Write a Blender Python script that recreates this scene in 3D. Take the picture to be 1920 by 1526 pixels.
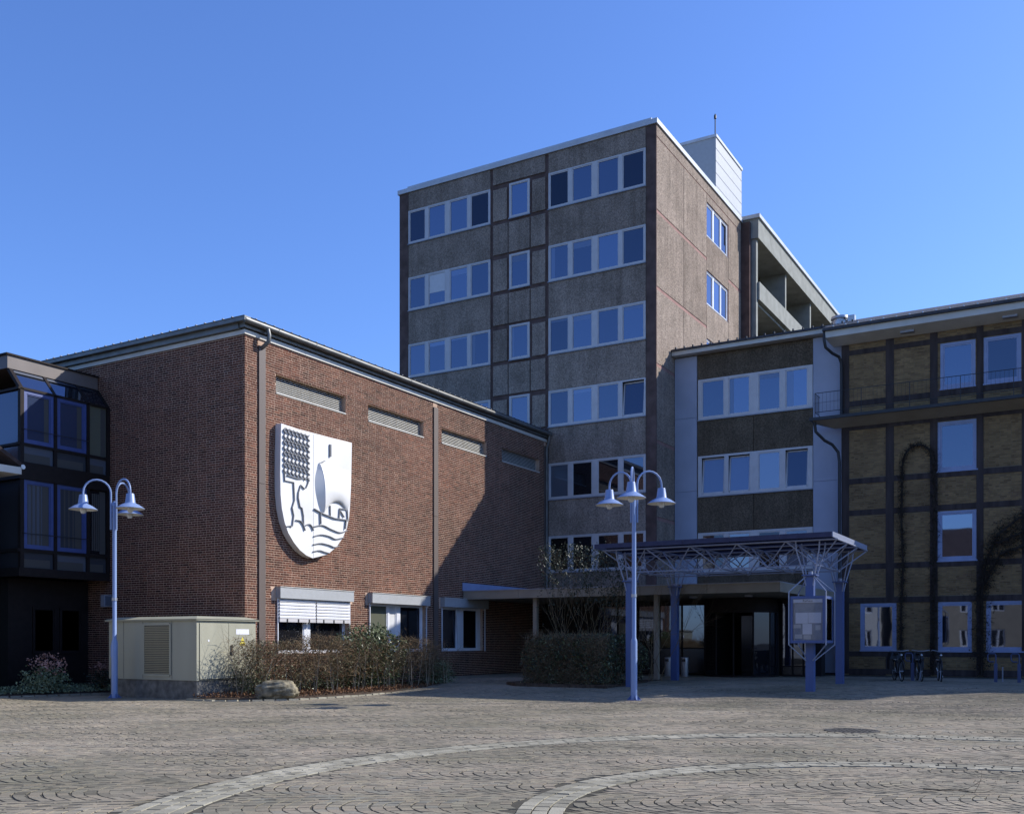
import bpy, bmesh, math, random
import numpy as np
from mathutils import Vector, Matrix, Euler
R=random.Random(7)
rad=math.radians
for o in list(bpy.data.objects): bpy.data.objects.remove(o)
SC=bpy.context.scene
COL=SC.collection
# ------------------------------------------------------------------ camera
# world X runs along the lit brick front (away from the camera), world Y along the tower front (to the left)
F=1872.; HZ=1202.; CH=1.6
_n=math.hypot(1100,1872); RX,RY=1100/_n,1872/_n; LX,LY=-RY,RX
cam=bpy.data.cameras.new('camera'); co=bpy.data.objects.new('camera',cam); COL.objects.link(co)
co.location=(0,0,CH); co.rotation_euler=(rad(90),0,-math.atan2(RY,LY))
cam.sensor_width=36; cam.lens=36*F/1920; cam.shift_y=(HZ-763)/1920; cam.clip_start=.2; cam.clip_end=3000
SC.camera=co
# ------------------------------------------------------------------ light
SUN=Vector((1.0,-1.0,.98)).normalized()
w=bpy.data.worlds.new('World'); SC.world=w; w.use_nodes=True
nt=w.node_tree; nt.nodes.clear()
sk=nt.nodes.new('ShaderNodeTexSky'); sk.sky_type='NISHITA'; sk.sun_disc=False
sk.sun_elevation=math.asin(SUN.z); sk.sun_rotation=math.atan2(SUN.x,SUN.y)
sk.altitude=0; sk.air_density=1.0; sk.dust_density=.7; sk.ozone_density=3.0
bg=nt.nodes.new('ShaderNodeBackground'); bg.inputs[1].default_value=.124
ow=nt.nodes.new('ShaderNodeOutputWorld')
gain=nt.nodes.new('ShaderNodeMix'); gain.data_type='RGBA'; gain.blend_type='MULTIPLY'; gain.inputs[0].default_value=1; gain.inputs[7].default_value=(.79,1.04,1.58,1)   # the camera's cool white balance
nt.links.new(sk.outputs[0],gain.inputs[6]); nt.links.new(gain.outputs[2],bg.inputs[0]); nt.links.new(bg.outputs[0],ow.inputs[0])
sl=bpy.data.lights.new('sun','SUN'); sl.energy=5.0; sl.angle=rad(.5); sl.color=(1,.955,.88)
so=bpy.data.objects.new('sun',sl); COL.objects.link(so); so.rotation_euler=SUN.to_track_quat('Z','Y').to_euler(); so.location=(60,-60,60)
SC.view_settings.view_transform='Standard'; SC.view_settings.look='None'; SC.view_settings.gamma=1
SC.view_settings.use_curve_mapping=False; SC.view_settings.exposure=0.25
SC.render.engine='CYCLES'
try:
    SC.cycles.max_bounces=5; SC.cycles.caustics_reflective=False; SC.cycles.caustics_refractive=False
except Exception: pass
# ------------------------------------------------------------------ surveying helpers (photo measurements -> plan)
def ray(px):
    x=(px-960)/F
    return x*RX+RY, x*LX+LY
def PA(px,py,a):                       # point on a plane X = a  -> (b, z)
    ra,rb=ray(px); Y=a/ra; return rb*Y, CH+(HZ-py)/F*Y
def PB(px,py,b):                       # point on a plane Y = b  -> (a, z)
    ra,rb=ray(px); Y=b/rb; return ra*Y, CH+(HZ-py)/F*Y
def cw(X,Y): return X*RX+Y*RY, X*LX+Y*LY   # camera-plan -> world
def G(a): return min(max((a-23.5)*.028,0),.24)   # the square rises a little towards the entrance
# ------------------------------------------------------------------ materials
def nmat(name):
    m=bpy.data.materials.new(name); m.use_nodes=True
    nt=m.node_tree; b=nt.nodes['Principled BSDF']; return m,nt,b
def mat(name,col,rough=.6,metal=0,var=.12,scale=6,bump=0,bscale=60,detail=4,spec=None,streak=False):
    m,nt,b=nmat(name); L=nt.links
    b.inputs['Roughness'].default_value=rough; b.inputs['Metallic'].default_value=metal
    if spec is None and rough>=.8: spec=.1
    if spec is not None: b.inputs['Specular IOR Level'].default_value=spec
    tc=nt.nodes.new('ShaderNodeTexCoord'); 
    n=nt.nodes.new('ShaderNodeTexNoise'); n.inputs['Scale'].default_value=scale; n.inputs['Detail'].default_value=detail
    if streak:
        mp=nt.nodes.new('ShaderNodeMapping'); mp.inputs['Scale'].default_value=(1,1,.12); L.new(tc.outputs['Object'],mp.inputs[0]); L.new(mp.outputs[0],n.inputs['Vector'])
    else: L.new(tc.outputs['Object'],n.inputs['Vector'])
    r=nt.nodes.new('ShaderNodeValToRGB'); c0,c1=r.color_ramp.elements
    c0.position=.3; c1.position=.7
    c0.color=(*[c*(1-var) for c in col],1); c1.color=(*[min(1,c*(1+var)) for c in col],1)
    L.new(n.outputs['Fac'],r.inputs[0]); L.new(r.outputs[0],b.inputs['Base Color'])
    if bump:
        n2=nt.nodes.new('ShaderNodeTexNoise'); n2.inputs['Scale'].default_value=bscale; n2.inputs['Detail'].default_value=3
        L.new(tc.outputs['Object'],n2.inputs['Vector'])
        bp=nt.nodes.new('ShaderNodeBump'); bp.inputs['Strength'].default_value=bump; bp.inputs['Distance'].default_value=.02
        L.new(n2.outputs['Fac'],bp.inputs['Height']); L.new(bp.outputs[0],b.inputs['Normal'])
    return m
def aggregate(name,col):               # exposed-aggregate concrete: pebbles of mixed tone
    m,nt,b=nmat(name); L=nt.links; b.inputs['Roughness'].default_value=.9; b.inputs['Specular IOR Level'].default_value=.08
    tc=nt.nodes.new('ShaderNodeTexCoord')
    v=nt.nodes.new('ShaderNodeTexVoronoi'); v.inputs['Scale'].default_value=24; L.new(tc.outputs['Object'],v.inputs['Vector'])
    n=nt.nodes.new('ShaderNodeTexNoise'); n.inputs['Scale'].default_value=.9; n.inputs['Detail'].default_value=6; L.new(tc.outputs['Object'],n.inputs['Vector'])
    r=nt.nodes.new('ShaderNodeValToRGB'); e=r.color_ramp.elements
    e[0].position=.0; e[0].color=(*[c*.68 for c in col],1); e[1].position=1; e[1].color=(*[min(1,c*1.36) for c in col],1)
    sp=nt.nodes.new('ShaderNodeSeparateColor'); L.new(v.outputs['Color'],sp.inputs[0]); L.new(sp.outputs[0],r.inputs[0])
    mx=nt.nodes.new('ShaderNodeMix'); mx.data_type='RGBA'; mx.blend_type='MULTIPLY'; mx.inputs[0].default_value=1
    r2=nt.nodes.new('ShaderNodeValToRGB'); r2.color_ramp.elements[0].color=(.78,.77,.75,1); r2.color_ramp.elements[1].color=(1.12,1.1,1.08,1)
    r2.color_ramp.elements[0].position=.3; r2.color_ramp.elements[1].position=.7
    L.new(n.outputs['Fac'],r2.inputs[0]); L.new(r.outputs[0],mx.inputs[6]); L.new(r2.outputs[0],mx.inputs[7]); L.new(mx.outputs[2],b.inputs['Base Color'])
    mp=nt.nodes.new('ShaderNodeMapping'); mp.inputs['Scale'].default_value=(2.2,2.2,.16); L.new(tc.outputs['Object'],mp.inputs[0])
    n4=nt.nodes.new('ShaderNodeTexNoise'); n4.inputs['Scale'].default_value=1.6; n4.inputs['Detail'].default_value=5; L.new(mp.outputs[0],n4.inputs['Vector'])
    oi=nt.nodes.new('ShaderNodeObjectInfo'); ad=nt.nodes.new('ShaderNodeMath'); ad.operation='MULTIPLY_ADD'; ad.inputs[1].default_value=.28; L.new(oi.outputs['Random'],ad.inputs[0]); L.new(n4.outputs['Fac'],ad.inputs[2])
    r4=nt.nodes.new('ShaderNodeValToRGB'); r4.color_ramp.elements[0].position=.38; r4.color_ramp.elements[0].color=(.80,.78,.77,1); r4.color_ramp.elements[1].position=.86; r4.color_ramp.elements[1].color=(1.14,1.14,1.14,1); L.new(ad.outputs[0],r4.inputs[0])
    mx4=nt.nodes.new('ShaderNodeMix'); mx4.data_type='RGBA'; mx4.blend_type='MULTIPLY'; mx4.inputs[0].default_value=1; L.new(mx.outputs[2],mx4.inputs[6]); L.new(r4.outputs[0],mx4.inputs[7]); L.new(mx4.outputs[2],b.inputs['Base Color'])
    bp=nt.nodes.new('ShaderNodeBump'); bp.inputs['Strength'].default_value=.5; bp.inputs['Distance'].default_value=.02; bp.invert=True
    L.new(v.outputs['Distance'],bp.inputs['Height']); L.new(bp.outputs[0],b.inputs['Normal'])
    return m
def tone_mat(name,ramp,rough=.85,stain=None,stain_scale=.35,objrand=False):
    """pieces (bricks, setts): colour picked per piece from the 'tone' attribute, with fine grain and weathering"""
    m,nt,b=nmat(name); L=nt.links; b.inputs['Roughness'].default_value=rough; b.inputs['Specular IOR Level'].default_value=.08
    at=nt.nodes.new('ShaderNodeAttribute'); at.attribute_name='tone'
    r=nt.nodes.new('ShaderNodeValToRGB'); e=r.color_ramp.elements
    e[0].position=ramp[0][0]; e[0].color=(*ramp[0][1],1); e[1].position=ramp[-1][0]; e[1].color=(*ramp[-1][1],1)
    for p,c in ramp[1:-1]:
        k=r.color_ramp.elements.new(p); k.color=(*c,1)
    if objrand:
        oi=nt.nodes.new('ShaderNodeObjectInfo'); ad=nt.nodes.new('ShaderNodeMath'); ad.operation='ADD'; fr=nt.nodes.new('ShaderNodeMath'); fr.operation='FRACT'
        L.new(at.outputs['Fac'],ad.inputs[0]); L.new(oi.outputs['Random'],ad.inputs[1]); L.new(ad.outputs[0],fr.inputs[0]); L.new(fr.outputs[0],r.inputs[0])
    else: L.new(at.outputs['Fac'],r.inputs[0])
    ge=nt.nodes.new('ShaderNodeNewGeometry')
    n=nt.nodes.new('ShaderNodeTexNoise'); n.inputs['Scale'].default_value=45; n.inputs['Detail'].default_value=3; L.new(ge.outputs['Position'],n.inputs['Vector'])
    r2=nt.nodes.new('ShaderNodeValToRGB'); r2.color_ramp.elements[0].color=(.75,.75,.75,1); r2.color_ramp.elements[1].color=(1.2,1.2,1.2,1)
    L.new(n.outputs['Fac'],r2.inputs[0])
    mx=nt.nodes.new('ShaderNodeMix'); mx.data_type='RGBA'; mx.blend_type='MULTIPLY'; mx.inputs[0].default_value=1
    L.new(r.outputs[0],mx.inputs[6]); L.new(r2.outputs[0],mx.inputs[7]); out=mx.outputs[2]
    if stain:
        n3=nt.nodes.new('ShaderNodeTexNoise'); n3.inputs['Scale'].default_value=stain_scale; n3.inputs['Detail'].default_value=7; n3.inputs['Roughness'].default_value=.65; L.new(ge.outputs['Position'],n3.inputs['Vector'])
        r3=nt.nodes.new('ShaderNodeValToRGB'); r3.color_ramp.elements[0].position=.35; r3.color_ramp.elements[1].position=.68
        r3.color_ramp.elements[0].color=(*stain[0],1); r3.color_ramp.elements[1].color=(*stain[1],1); L.new(n3.outputs['Fac'],r3.inputs[0])
        m3=nt.nodes.new('ShaderNodeMix'); m3.data_type='RGBA'; m3.blend_type='MULTIPLY'; m3.inputs[0].default_value=1
        L.new(out,m3.inputs[6]); L.new(r3.outputs[0],m3.inputs[7]); out=m3.outputs[2]
    L.new(out,b.inputs['Base Color'])
    bp=nt.nodes.new('ShaderNodeBump'); bp.inputs['Strength'].default_value=.35; bp.inputs['Distance'].default_value=.01
    L.new(n.outputs['Fac'],bp.inputs['Height']); L.new(bp.outputs[0],b.inputs['Normal'])
    return m
def glass(name,refl,tint=(.012,.015,.02),rough=.02,wav=.006):   # coated window glass with a dark room behind it
    m,nt,b=nmat(name); L=nt.links; nt.nodes.remove(b)
    d=nt.nodes.new('ShaderNodeBsdfDiffuse'); d.inputs[0].default_value=(*tint,1)
    g=nt.nodes.new('ShaderNodeBsdfGlossy'); g.inputs['Roughness'].default_value=rough; g.inputs[0].default_value=(.66,.76,1,1)
    fr=nt.nodes.new('ShaderNodeFresnel'); fr.inputs[0].default_value=1.5
    ma=nt.nodes.new('ShaderNodeMath'); ma.operation='MULTIPLY_ADD'; ma.inputs[1].default_value=1.3; ma.inputs[2].default_value=refl; ma.use_clamp=True
    oi=nt.nodes.new('ShaderNodeObjectInfo'); va=nt.nodes.new('ShaderNodeMath'); va.operation='MULTIPLY_ADD'; va.inputs[1].default_value=refl*1.15; va.inputs[2].default_value=refl*.42
    L.new(oi.outputs['Random'],va.inputs[0]); L.new(va.outputs[0],ma.inputs[2]); L.new(fr.outputs[0],ma.inputs[0])
    tc=nt.nodes.new('ShaderNodeNewGeometry'); n=nt.nodes.new('ShaderNodeTexNoise'); n.inputs['Scale'].default_value=.8; L.new(tc.outputs['Position'],n.inputs['Vector'])
    bp=nt.nodes.new('ShaderNodeBump'); bp.inputs['Strength'].default_value=.25; bp.inputs['Distance'].default_value=wav; L.new(n.outputs['Fac'],bp.inputs['Height']); L.new(bp.outputs[0],g.inputs['Normal'])
    mx=nt.nodes.new('ShaderNodeMixShader'); L.new(ma.outputs[0],mx.inputs[0]); L.new(d.outputs[0],mx.inputs[1]); L.new(g.outputs[0],mx.inputs[2])
    L.new(mx.outputs[0],nt.nodes['Material Output'].inputs[0]); return m
M={}
def clear(name,tint=(.93,.94,.96,1)):
    m,nt,b=nmat(name); nt.nodes.remove(b); t=nt.nodes.new('ShaderNodeBsdfTransparent'); t.inputs[0].default_value=tint
    g=nt.nodes.new('ShaderNodeBsdfGlossy'); g.inputs['Roughness'].default_value=.02; f=nt.nodes.new('ShaderNodeFresnel'); f.inputs[0].default_value=1.25; x=nt.nodes.new('ShaderNodeMixShader')
    nt.links.new(f.outputs[0],x.inputs[0]); nt.links.new(t.outputs[0],x.inputs[1]); nt.links.new(g.outputs[0],x.inputs[2]); nt.links.new(x.outputs[0],nt.nodes['Material Output'].inputs[0]); return m
M['clear']=clear('clear_glass')
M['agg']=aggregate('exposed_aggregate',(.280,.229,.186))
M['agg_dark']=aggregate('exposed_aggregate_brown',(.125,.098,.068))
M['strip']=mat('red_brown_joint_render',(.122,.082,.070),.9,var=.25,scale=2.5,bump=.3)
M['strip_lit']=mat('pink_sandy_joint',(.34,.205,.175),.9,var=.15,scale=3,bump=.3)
M['frame']=mat('white_window_frame',(.54,.52,.51),.45,var=.06,scale=3)
M['frame_hi']=mat('white_plastic_frame',(.72,.73,.76),.4,var=.05,scale=3)
M['frame_blue']=mat('pale_blue_window_frame',(.25,.30,.45),.45,var=.08,scale=3)
M['sill']=mat('grey_metal_sill',(.30,.31,.34),.5,var=.1)
M['pane']=glass('window_glass',.13)
M['pane_lo']=glass('window_glass_dim',.02,(.010,.010,.012))
M['pane_mid']=glass('window_glass_mid',.07,(.014,.015,.017))
M['pane_bay']=glass('bay_glass_blue',.05,(.035,.05,.095))
M['pane_curtain']=glass('curtain_behind_glass',.01,(.085,.085,.08),.06)
M['pane_mute']=glass('curtained_side_glass',0.0,(.05,.055,.065),.1)
M['pane_dark']=glass('open_window_dark',0.0,(.008,.007,.006),.2)
M['pane_pale']=glass('window_glass_curtain',.10,(.10,.12,.15))
M['pane_green']=glass('window_glass_curtain_green',.03,(.13,.135,.10))
M['blind']=mat('white_blind',(.62,.62,.62),.7,var=.05)
M['louvre']=mat('cream_louvre_slat',(.52,.50,.44),.6,var=.1)
M['slat']=mat('white_shutter_slat',(.74,.74,.75),.5,var=.05)
M['zinc']=mat('weathered_zinc',(.15,.15,.14),.45,metal=.3,var=.25,scale=2.5)
M['fascia']=mat('pale_metal_fascia',(.50,.52,.54),.45,var=.1,scale=1.5)
M['eave']=mat('cream_eave_board',(.56,.54,.48),.6,var=.08,scale=2)
M['brown']=mat('brown_metal_cover',(.11,.083,.07),.6,var=.12,scale=1.2,streak=True)
M['mortar']=mat('brick_mortar',(.52,.365,.265),.95,var=.15,scale=3)
M['mortar_y']=mat('dark_mortar',(.20,.155,.095),.95,var=.15,scale=3)
M['brick']=tone_mat('red_brick',[(0,(.052,.025,.019)),(.3,(.092,.039,.028)),(.6,(.125,.052,.036)),(.85,(.168,.068,.043)),(1,(.095,.052,.040))],.85,((.55,.56,.58),(1.16,1.10,1.06)),.42)
M['brick_y']=tone_mat('yellow_brick',[(0,(.165,.103,.052)),(.4,(.25,.162,.078)),(.75,(.325,.215,.102)),(1,(.22,.135,.075))],.85,((.65,.63,.62),(1.1,1.08,1.05)),.5)
M['sett']=tone_mat('stone_setts',[(0,(.170,.150,.120)),(.25,(.245,.218,.175)),(.5,(.298,.264,.211)),(.75,(.318,.268,.209)),(.9,(.348,.306,.232)),(1,(.28,.260,.220))],.8,((.66,.68,.62),(1.14,1.11,1.06)),.33)
M['sett_o']=tone_mat('stone_setts_single',[(0,(.170,.150,.120)),(.25,(.245,.218,.175)),(.5,(.298,.264,.211)),(.75,(.318,.268,.209)),(.9,(.348,.306,.232)),(1,(.28,.260,.220))],.8,((.66,.68,.62),(1.14,1.11,1.06)),.33,objrand=True)
M['granite']=tone_mat('pale_granite_setts',[(0,(.24,.222,.172)),(.5,(.345,.32,.25)),(1,(.41,.382,.30))],.75,((.8,.8,.78),(1.08,1.07,1.05)),.6,objrand=True)
M['joint']=mat('joint_sand',(.082,.075,.058),.95,var=.35,scale=1.3,bump=.3)
M['soil']=mat('bed_soil',(.085,.062,.045),.95,var=.4,scale=9,bump=.8,bscale=25)
M['timber']=mat('dark_timber',(.060,.046,.042),.8,var=.35,scale=5,bump=.3,streak=True)
M['plaster']=mat('pale_blue_render',(.38,.40,.47),.85,var=.06,scale=1.2,bump=.15)
M['black']=mat('black_metal',(.018,.018,.02),.5,var=.2)
M['roofdark']=mat('dark_roof_sheet',(.045,.042,.042),.7,var=.3,scale=3)
M['conc']=mat('pale_concrete',(.28,.285,.255),.85,var=.16,scale=1.6,bump=.2)
M['conc_beige']=mat('beige_concrete_fascia',(.33,.29,.225),.85,var=.1,scale=1.5,bump=.15)
M['bronze']=mat('dark_bronze_frame',(.020,.015,.014),.6,var=.15,spec=.15)
M['bay_frame']=mat('blue_bay_window_frame',(.055,.085,.24),.5,var=.08)
M['mauve']=mat('brown_grey_sheet',(.15,.125,.112),.55,var=.1,scale=2)
M['fin']=mat('grey_relief',(.24,.24,.245),.5,var=.1)  # relief lines in one even grey, darker than the shield plate
M['lampblue']=mat('pale_blue_lamp_paint',(.215,.295,.49),.35,var=.06,scale=4,streak=True)
M['blue']=mat('blue_column_paint',(.062,.10,.24),.45,var=.1,scale=3,streak=True)
M['roof_glass']=clear('tinted_roof_glass',(.74,.78,.82,1))
M['strut']=mat('pale_blue_tube_paint',(.28,.31,.40),.3,var=.06,scale=6)
M['navy']=mat('blue_roof_edge',(.055,.058,.10),.85,var=.1,spec=.1)
M['white_in']=mat('white_enamel',(.75,.73,.66),.4,var=.04)
M['opal']=mat('opal_bulb',(.62,.62,.60),.25,var=.03)
M['crest']=mat('white_aluminium',(.74,.73,.70),.45,var=.09,scale=.8)
M['cab']=mat('grey_green_cabinet',(.34,.33,.245),.6,var=.1,scale=1.6,streak=True,bump=.05)
M['plinth']=mat('stained_concrete',(.15,.145,.13),.9,var=.35,scale=5,bump=.3)
M['stone']=mat('boulder_stone',(.20,.175,.12),.9,var=.65,scale=5,bump=.6,bscale=18)
M['twig']=mat('bare_twig_bark',(.165,.118,.068),.9,var=.35,scale=14)
M['stand']=mat('dark_blue_stand',(.05,.07,.15),.5,var=.1)
M['leaf_olive']=mat('olive_leaf',(.115,.105,.045),.6,var=.45,scale=22)
M['stem']=mat('pale_stem_bark',(.27,.22,.15),.9,var=.25,scale=14)
M['twig_dark']=mat('dark_twig_bark',(.045,.035,.028),.9,var=.35,scale=14)
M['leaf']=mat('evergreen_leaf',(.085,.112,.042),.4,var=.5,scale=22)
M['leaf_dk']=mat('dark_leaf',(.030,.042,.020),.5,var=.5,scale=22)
M['leaf_br']=mat('brown_leaf',(.16,.085,.045),.8,var=.45,scale=22)
M['leaf_pale']=mat('variegated_leaf',(.22,.26,.14),.55,var=.45,scale=30)
M['bud']=mat('pale_pink_bud',(.48,.26,.20),.6,var=.4,scale=30)
M['ivy']=mat('dark_creeper',(.042,.038,.026),.9,var=.5,scale=18)
M['yellow']=mat('yellow_warning_plate',(.75,.62,.06),.5,var=.03)
M['paper']=mat('white_paper',(.72,.72,.76),.7,var=.03)
M['ink']=mat('black_ink',(.02,.02,.02),.6,var=.05)
M['iron']=mat('cast_iron',(.085,.078,.065),.6,metal=.4,var=.3,scale=12,bump=.3)
M['steel']=mat('brushed_steel',(.42,.43,.46),.35,metal=.7,var=.08)
M['rubber']=mat('black_rubber',(.02,.02,.02),.8,var=.1)
M['tile']=mat('clay_roof_tile',(.055,.040,.036),.8,var=.3,scale=6)
M['render_w']=mat('white_house_render',(.62,.60,.55),.9,var=.06)
M['flue']=mat('galvanised_flue',(.50,.51,.52),.4,metal=.5,var=.1)
M['cladding']=mat('pale_sheet_cladding',(.38,.39,.39),.5,var=.05)
# ------------------------------------------------------------------ mesh helpers
class MB:
    def __init__(s): s.v=[]; s.f=[]
    def add(s,vs,fs):
        k=len(s.v); s.v+= [tuple(p) for p in vs]; s.f+=[tuple(i+k for i in f) for f in fs]; return s
    def box(s,x0,x1,y0,y1,z0,z1):
        x0,x1=min(x0,x1),max(x0,x1); y0,y1=min(y0,y1),max(y0,y1); z0,z1=min(z0,z1),max(z0,z1)
        return s.add([(x0,y0,z0),(x1,y0,z0),(x1,y1,z0),(x0,y1,z0),(x0,y0,z1),(x1,y0,z1),(x1,y1,z1),(x0,y1,z1)],
              [(0,3,2,1),(4,5,6,7),(0,1,5,4),(1,2,6,5),(2,3,7,6),(3,0,4,7)])
    def hexa(s,lo,hi):                 # bottom quad, top quad
        return s.add(list(lo)+list(hi),[(3,2,1,0),(4,5,6,7),(0,1,5,4),(1,2,6,5),(2,3,7,6),(3,0,4,7)])
    def tube(s,path,r,n=8,cap=True):
        P=[Vector(p) for p in path]; rr=r if isinstance(r,(list,tuple)) else [r]*len(P)
        k=len(s.v); up=None
        for i,p in enumerate(P):
            d=(P[min(i+1,len(P)-1)]-P[max(i-1,0)]).normalized()
            if up is None:
                up=Vector((0,0,1)) if abs(d.z)<.9 else Vector((1,0,0))
            u=(up-d*up.dot(d))
            if u.length<1e-4: u=d.orthogonal()
            u.normalize(); up=u; w=d.cross(u)
            for j in range(n):
                t=2*math.pi*j/n; s.v.append(tuple(p+(u*math.cos(t)+w*math.sin(t))*rr[i]))
        for i in range(len(P)-1):
            for j in range(n):
                j2=(j+1)%n; s.f.append((k+i*n+j,k+i*n+j2,k+(i+1)*n+j2,k+(i+1)*n+j))
        if cap:
            s.f.append(tuple(k+j for j in reversed(range(n)))); e=k+(len(P)-1)*n; s.f.append(tuple(e+j for j in range(n)))
        return s
    def lathe(s,prof,c=(0,0,0),n=24,cap=True):    # prof = [(r,z)...] from bottom/top
        k=len(s.v)
        for r,z in prof:
            for j in range(n):
                t=2*math.pi*j/n; s.v.append((c[0]+r*math.cos(t),c[1]+r*math.sin(t),c[2]+z))
        for i in range(len(prof)-1):
            for j in range(n):
                j2=(j+1)%n; s.f.append((k+i*n+j,k+i*n+j2,k+(i+1)*n+j2,k+(i+1)*n+j))
        if cap:
            s.f.append(tuple(k+j for j in reversed(range(n)))); e=k+(len(prof)-1)*n; s.f.append(tuple(e+j for j in range(n)))
        return s
    def prism(s,poly,fn,d0,d1):        # poly in 2D, fn(u,v,d)->xyz
        n=len(poly); k=len(s.v)
        s.v+=[tuple(fn(u,v,d0)) for u,v in poly]+[tuple(fn(u,v,d1)) for u,v in poly]
        s.f.append(tuple(k+i for i in reversed(range(n)))); s.f.append(tuple(k+n+i for i in range(n)))
        for i in range(n):
            j=(i+1)%n; s.f.append((k+i,k+j,k+n+j,k+n+i))
        return s
    def mesh(s,name,m=None,smooth=False):
        me=bpy.data.meshes.new(name); me.from_pydata(s.v,[],s.f); me.update()
        b_=bmesh.new(); b_.from_mesh(me); bmesh.ops.recalc_face_normals(b_,faces=b_.faces); b_.to_mesh(me); b_.free()
        if m: me.materials.append(M[m] if isinstance(m,str) else m)
        if smooth:
            me.polygons.foreach_set('use_smooth',[True]*len(me.polygons))
            try: me.set_sharp_from_angle(angle=rad(42))
            except Exception: pass
        return me
def put(name,me,parent=None,kind=None,label=None,cat=None,group=None,loc=None,rot=None):
    o=bpy.data.objects.new(name,me); COL.objects.link(o)
    if loc is not None: o.location=loc
    if rot is not None: o.rotation_euler=rot
    if parent is not None:
        o.parent=parent
        if 'org' in parent: o.matrix_parent_inverse=Matrix.Translation(-Vector(parent['org']))
    if kind: o['kind']=kind
    if label: o['label']=label
    if cat: o['category']=cat
    if group: o['group']=group
    return o
def part(name,mb,m,parent,smooth=False,kind=None,label=None): return put(name,mb.mesh(name,m,smooth),parent,kind,label)
def thing(name,label,cat,loc=(0,0,0),group=None):
    o=bpy.data.objects.new(name,None); COL.objects.link(o); o.empty_display_size=.3; o.location=loc; o['org']=tuple(loc)
    o['label']=label; o['category']=cat
    if group: o['group']=group
    return o
def lthing(name,label,cat,loc=(0,0,0),rz=0,group=None):      # parts built in local coordinates
    o=thing(name,label,cat,loc,group); del o['org']; o.rotation_euler=(0,0,rz); return o
def struct(name,mb,m,smooth=False): return put(name,mb.mesh(name,m,smooth),None,'structure')
def copy_tree(o,parent=None):
    c=o.copy(); COL.objects.link(c)
    if parent is not None: c.parent=parent
    for ch in o.children: copy_tree(ch,c)
    return c
def npmesh(name,V,Q,m,tone=None):
    me=bpy.data.meshes.new(name); nv=len(V); nq=len(Q)
    me.vertices.add(nv); me.vertices.foreach_set('co',np.asarray(V,np.float32).ravel())
    me.loops.add(nq*4); me.loops.foreach_set('vertex_index',np.asarray(Q,np.int32).ravel())
    me.polygons.add(nq); me.polygons.foreach_set('loop_start',np.arange(0,nq*4,4,dtype=np.int32)); 
    me.update(calc_edges=True); me.materials.append(M[m])
    if tone is not None:
        at=me.attributes.new('tone','FLOAT','FACE'); at.data.foreach_set('value',np.asarray(tone,np.float32))
    me.validate(); me.shade_flat(); return me
# ------------------------------------------------------------------ wall, brick and window builders
def wall_holes(mb,fn,u0,u1,v0,v1,holes,depth):
    us=sorted({u0,u1,*[x for h in holes for x in h[:2] if u0<x<u1]}); vs=sorted({v0,v1,*[x for h in holes for x in h[2:] if v0<x<v1]})
    for i in range(len(us)-1):
        for j in range(len(vs)-1):
            cu,cv=(us[i]+us[i+1])/2,(vs[j]+vs[j+1])/2
            if any(h[0]<cu<h[1] and h[2]<cv<h[3] for h in holes): continue
            mb.add([fn(us[i],vs[j],0),fn(us[i+1],vs[j],0),fn(us[i+1],vs[j+1],0),fn(us[i],vs[j+1],0)],[(0,1,2,3)])
    for a,b,c,d in holes:
        q=[(a,c),(b,c),(b,d),(a,d)]
        for k in range(4):
            p,r=q[k],q[(k+1)%4]
            mb.add([fn(*p,0),fn(*r,0),fn(*r,-depth),fn(*p,-depth)],[(0,1,2,3)])
    return mb
def hbox(mb,fn,u0,u1,v0,v1,d0,d1):
    return mb.hexa([fn(u0,v0,d0),fn(u1,v0,d0),fn(u1,v0,d1),fn(u0,v0,d1)],[fn(u0,v1,d0),fn(u1,v1,d0),fn(u1,v1,d1),fn(u0,v1,d1)])
BR=random.Random(11)
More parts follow.
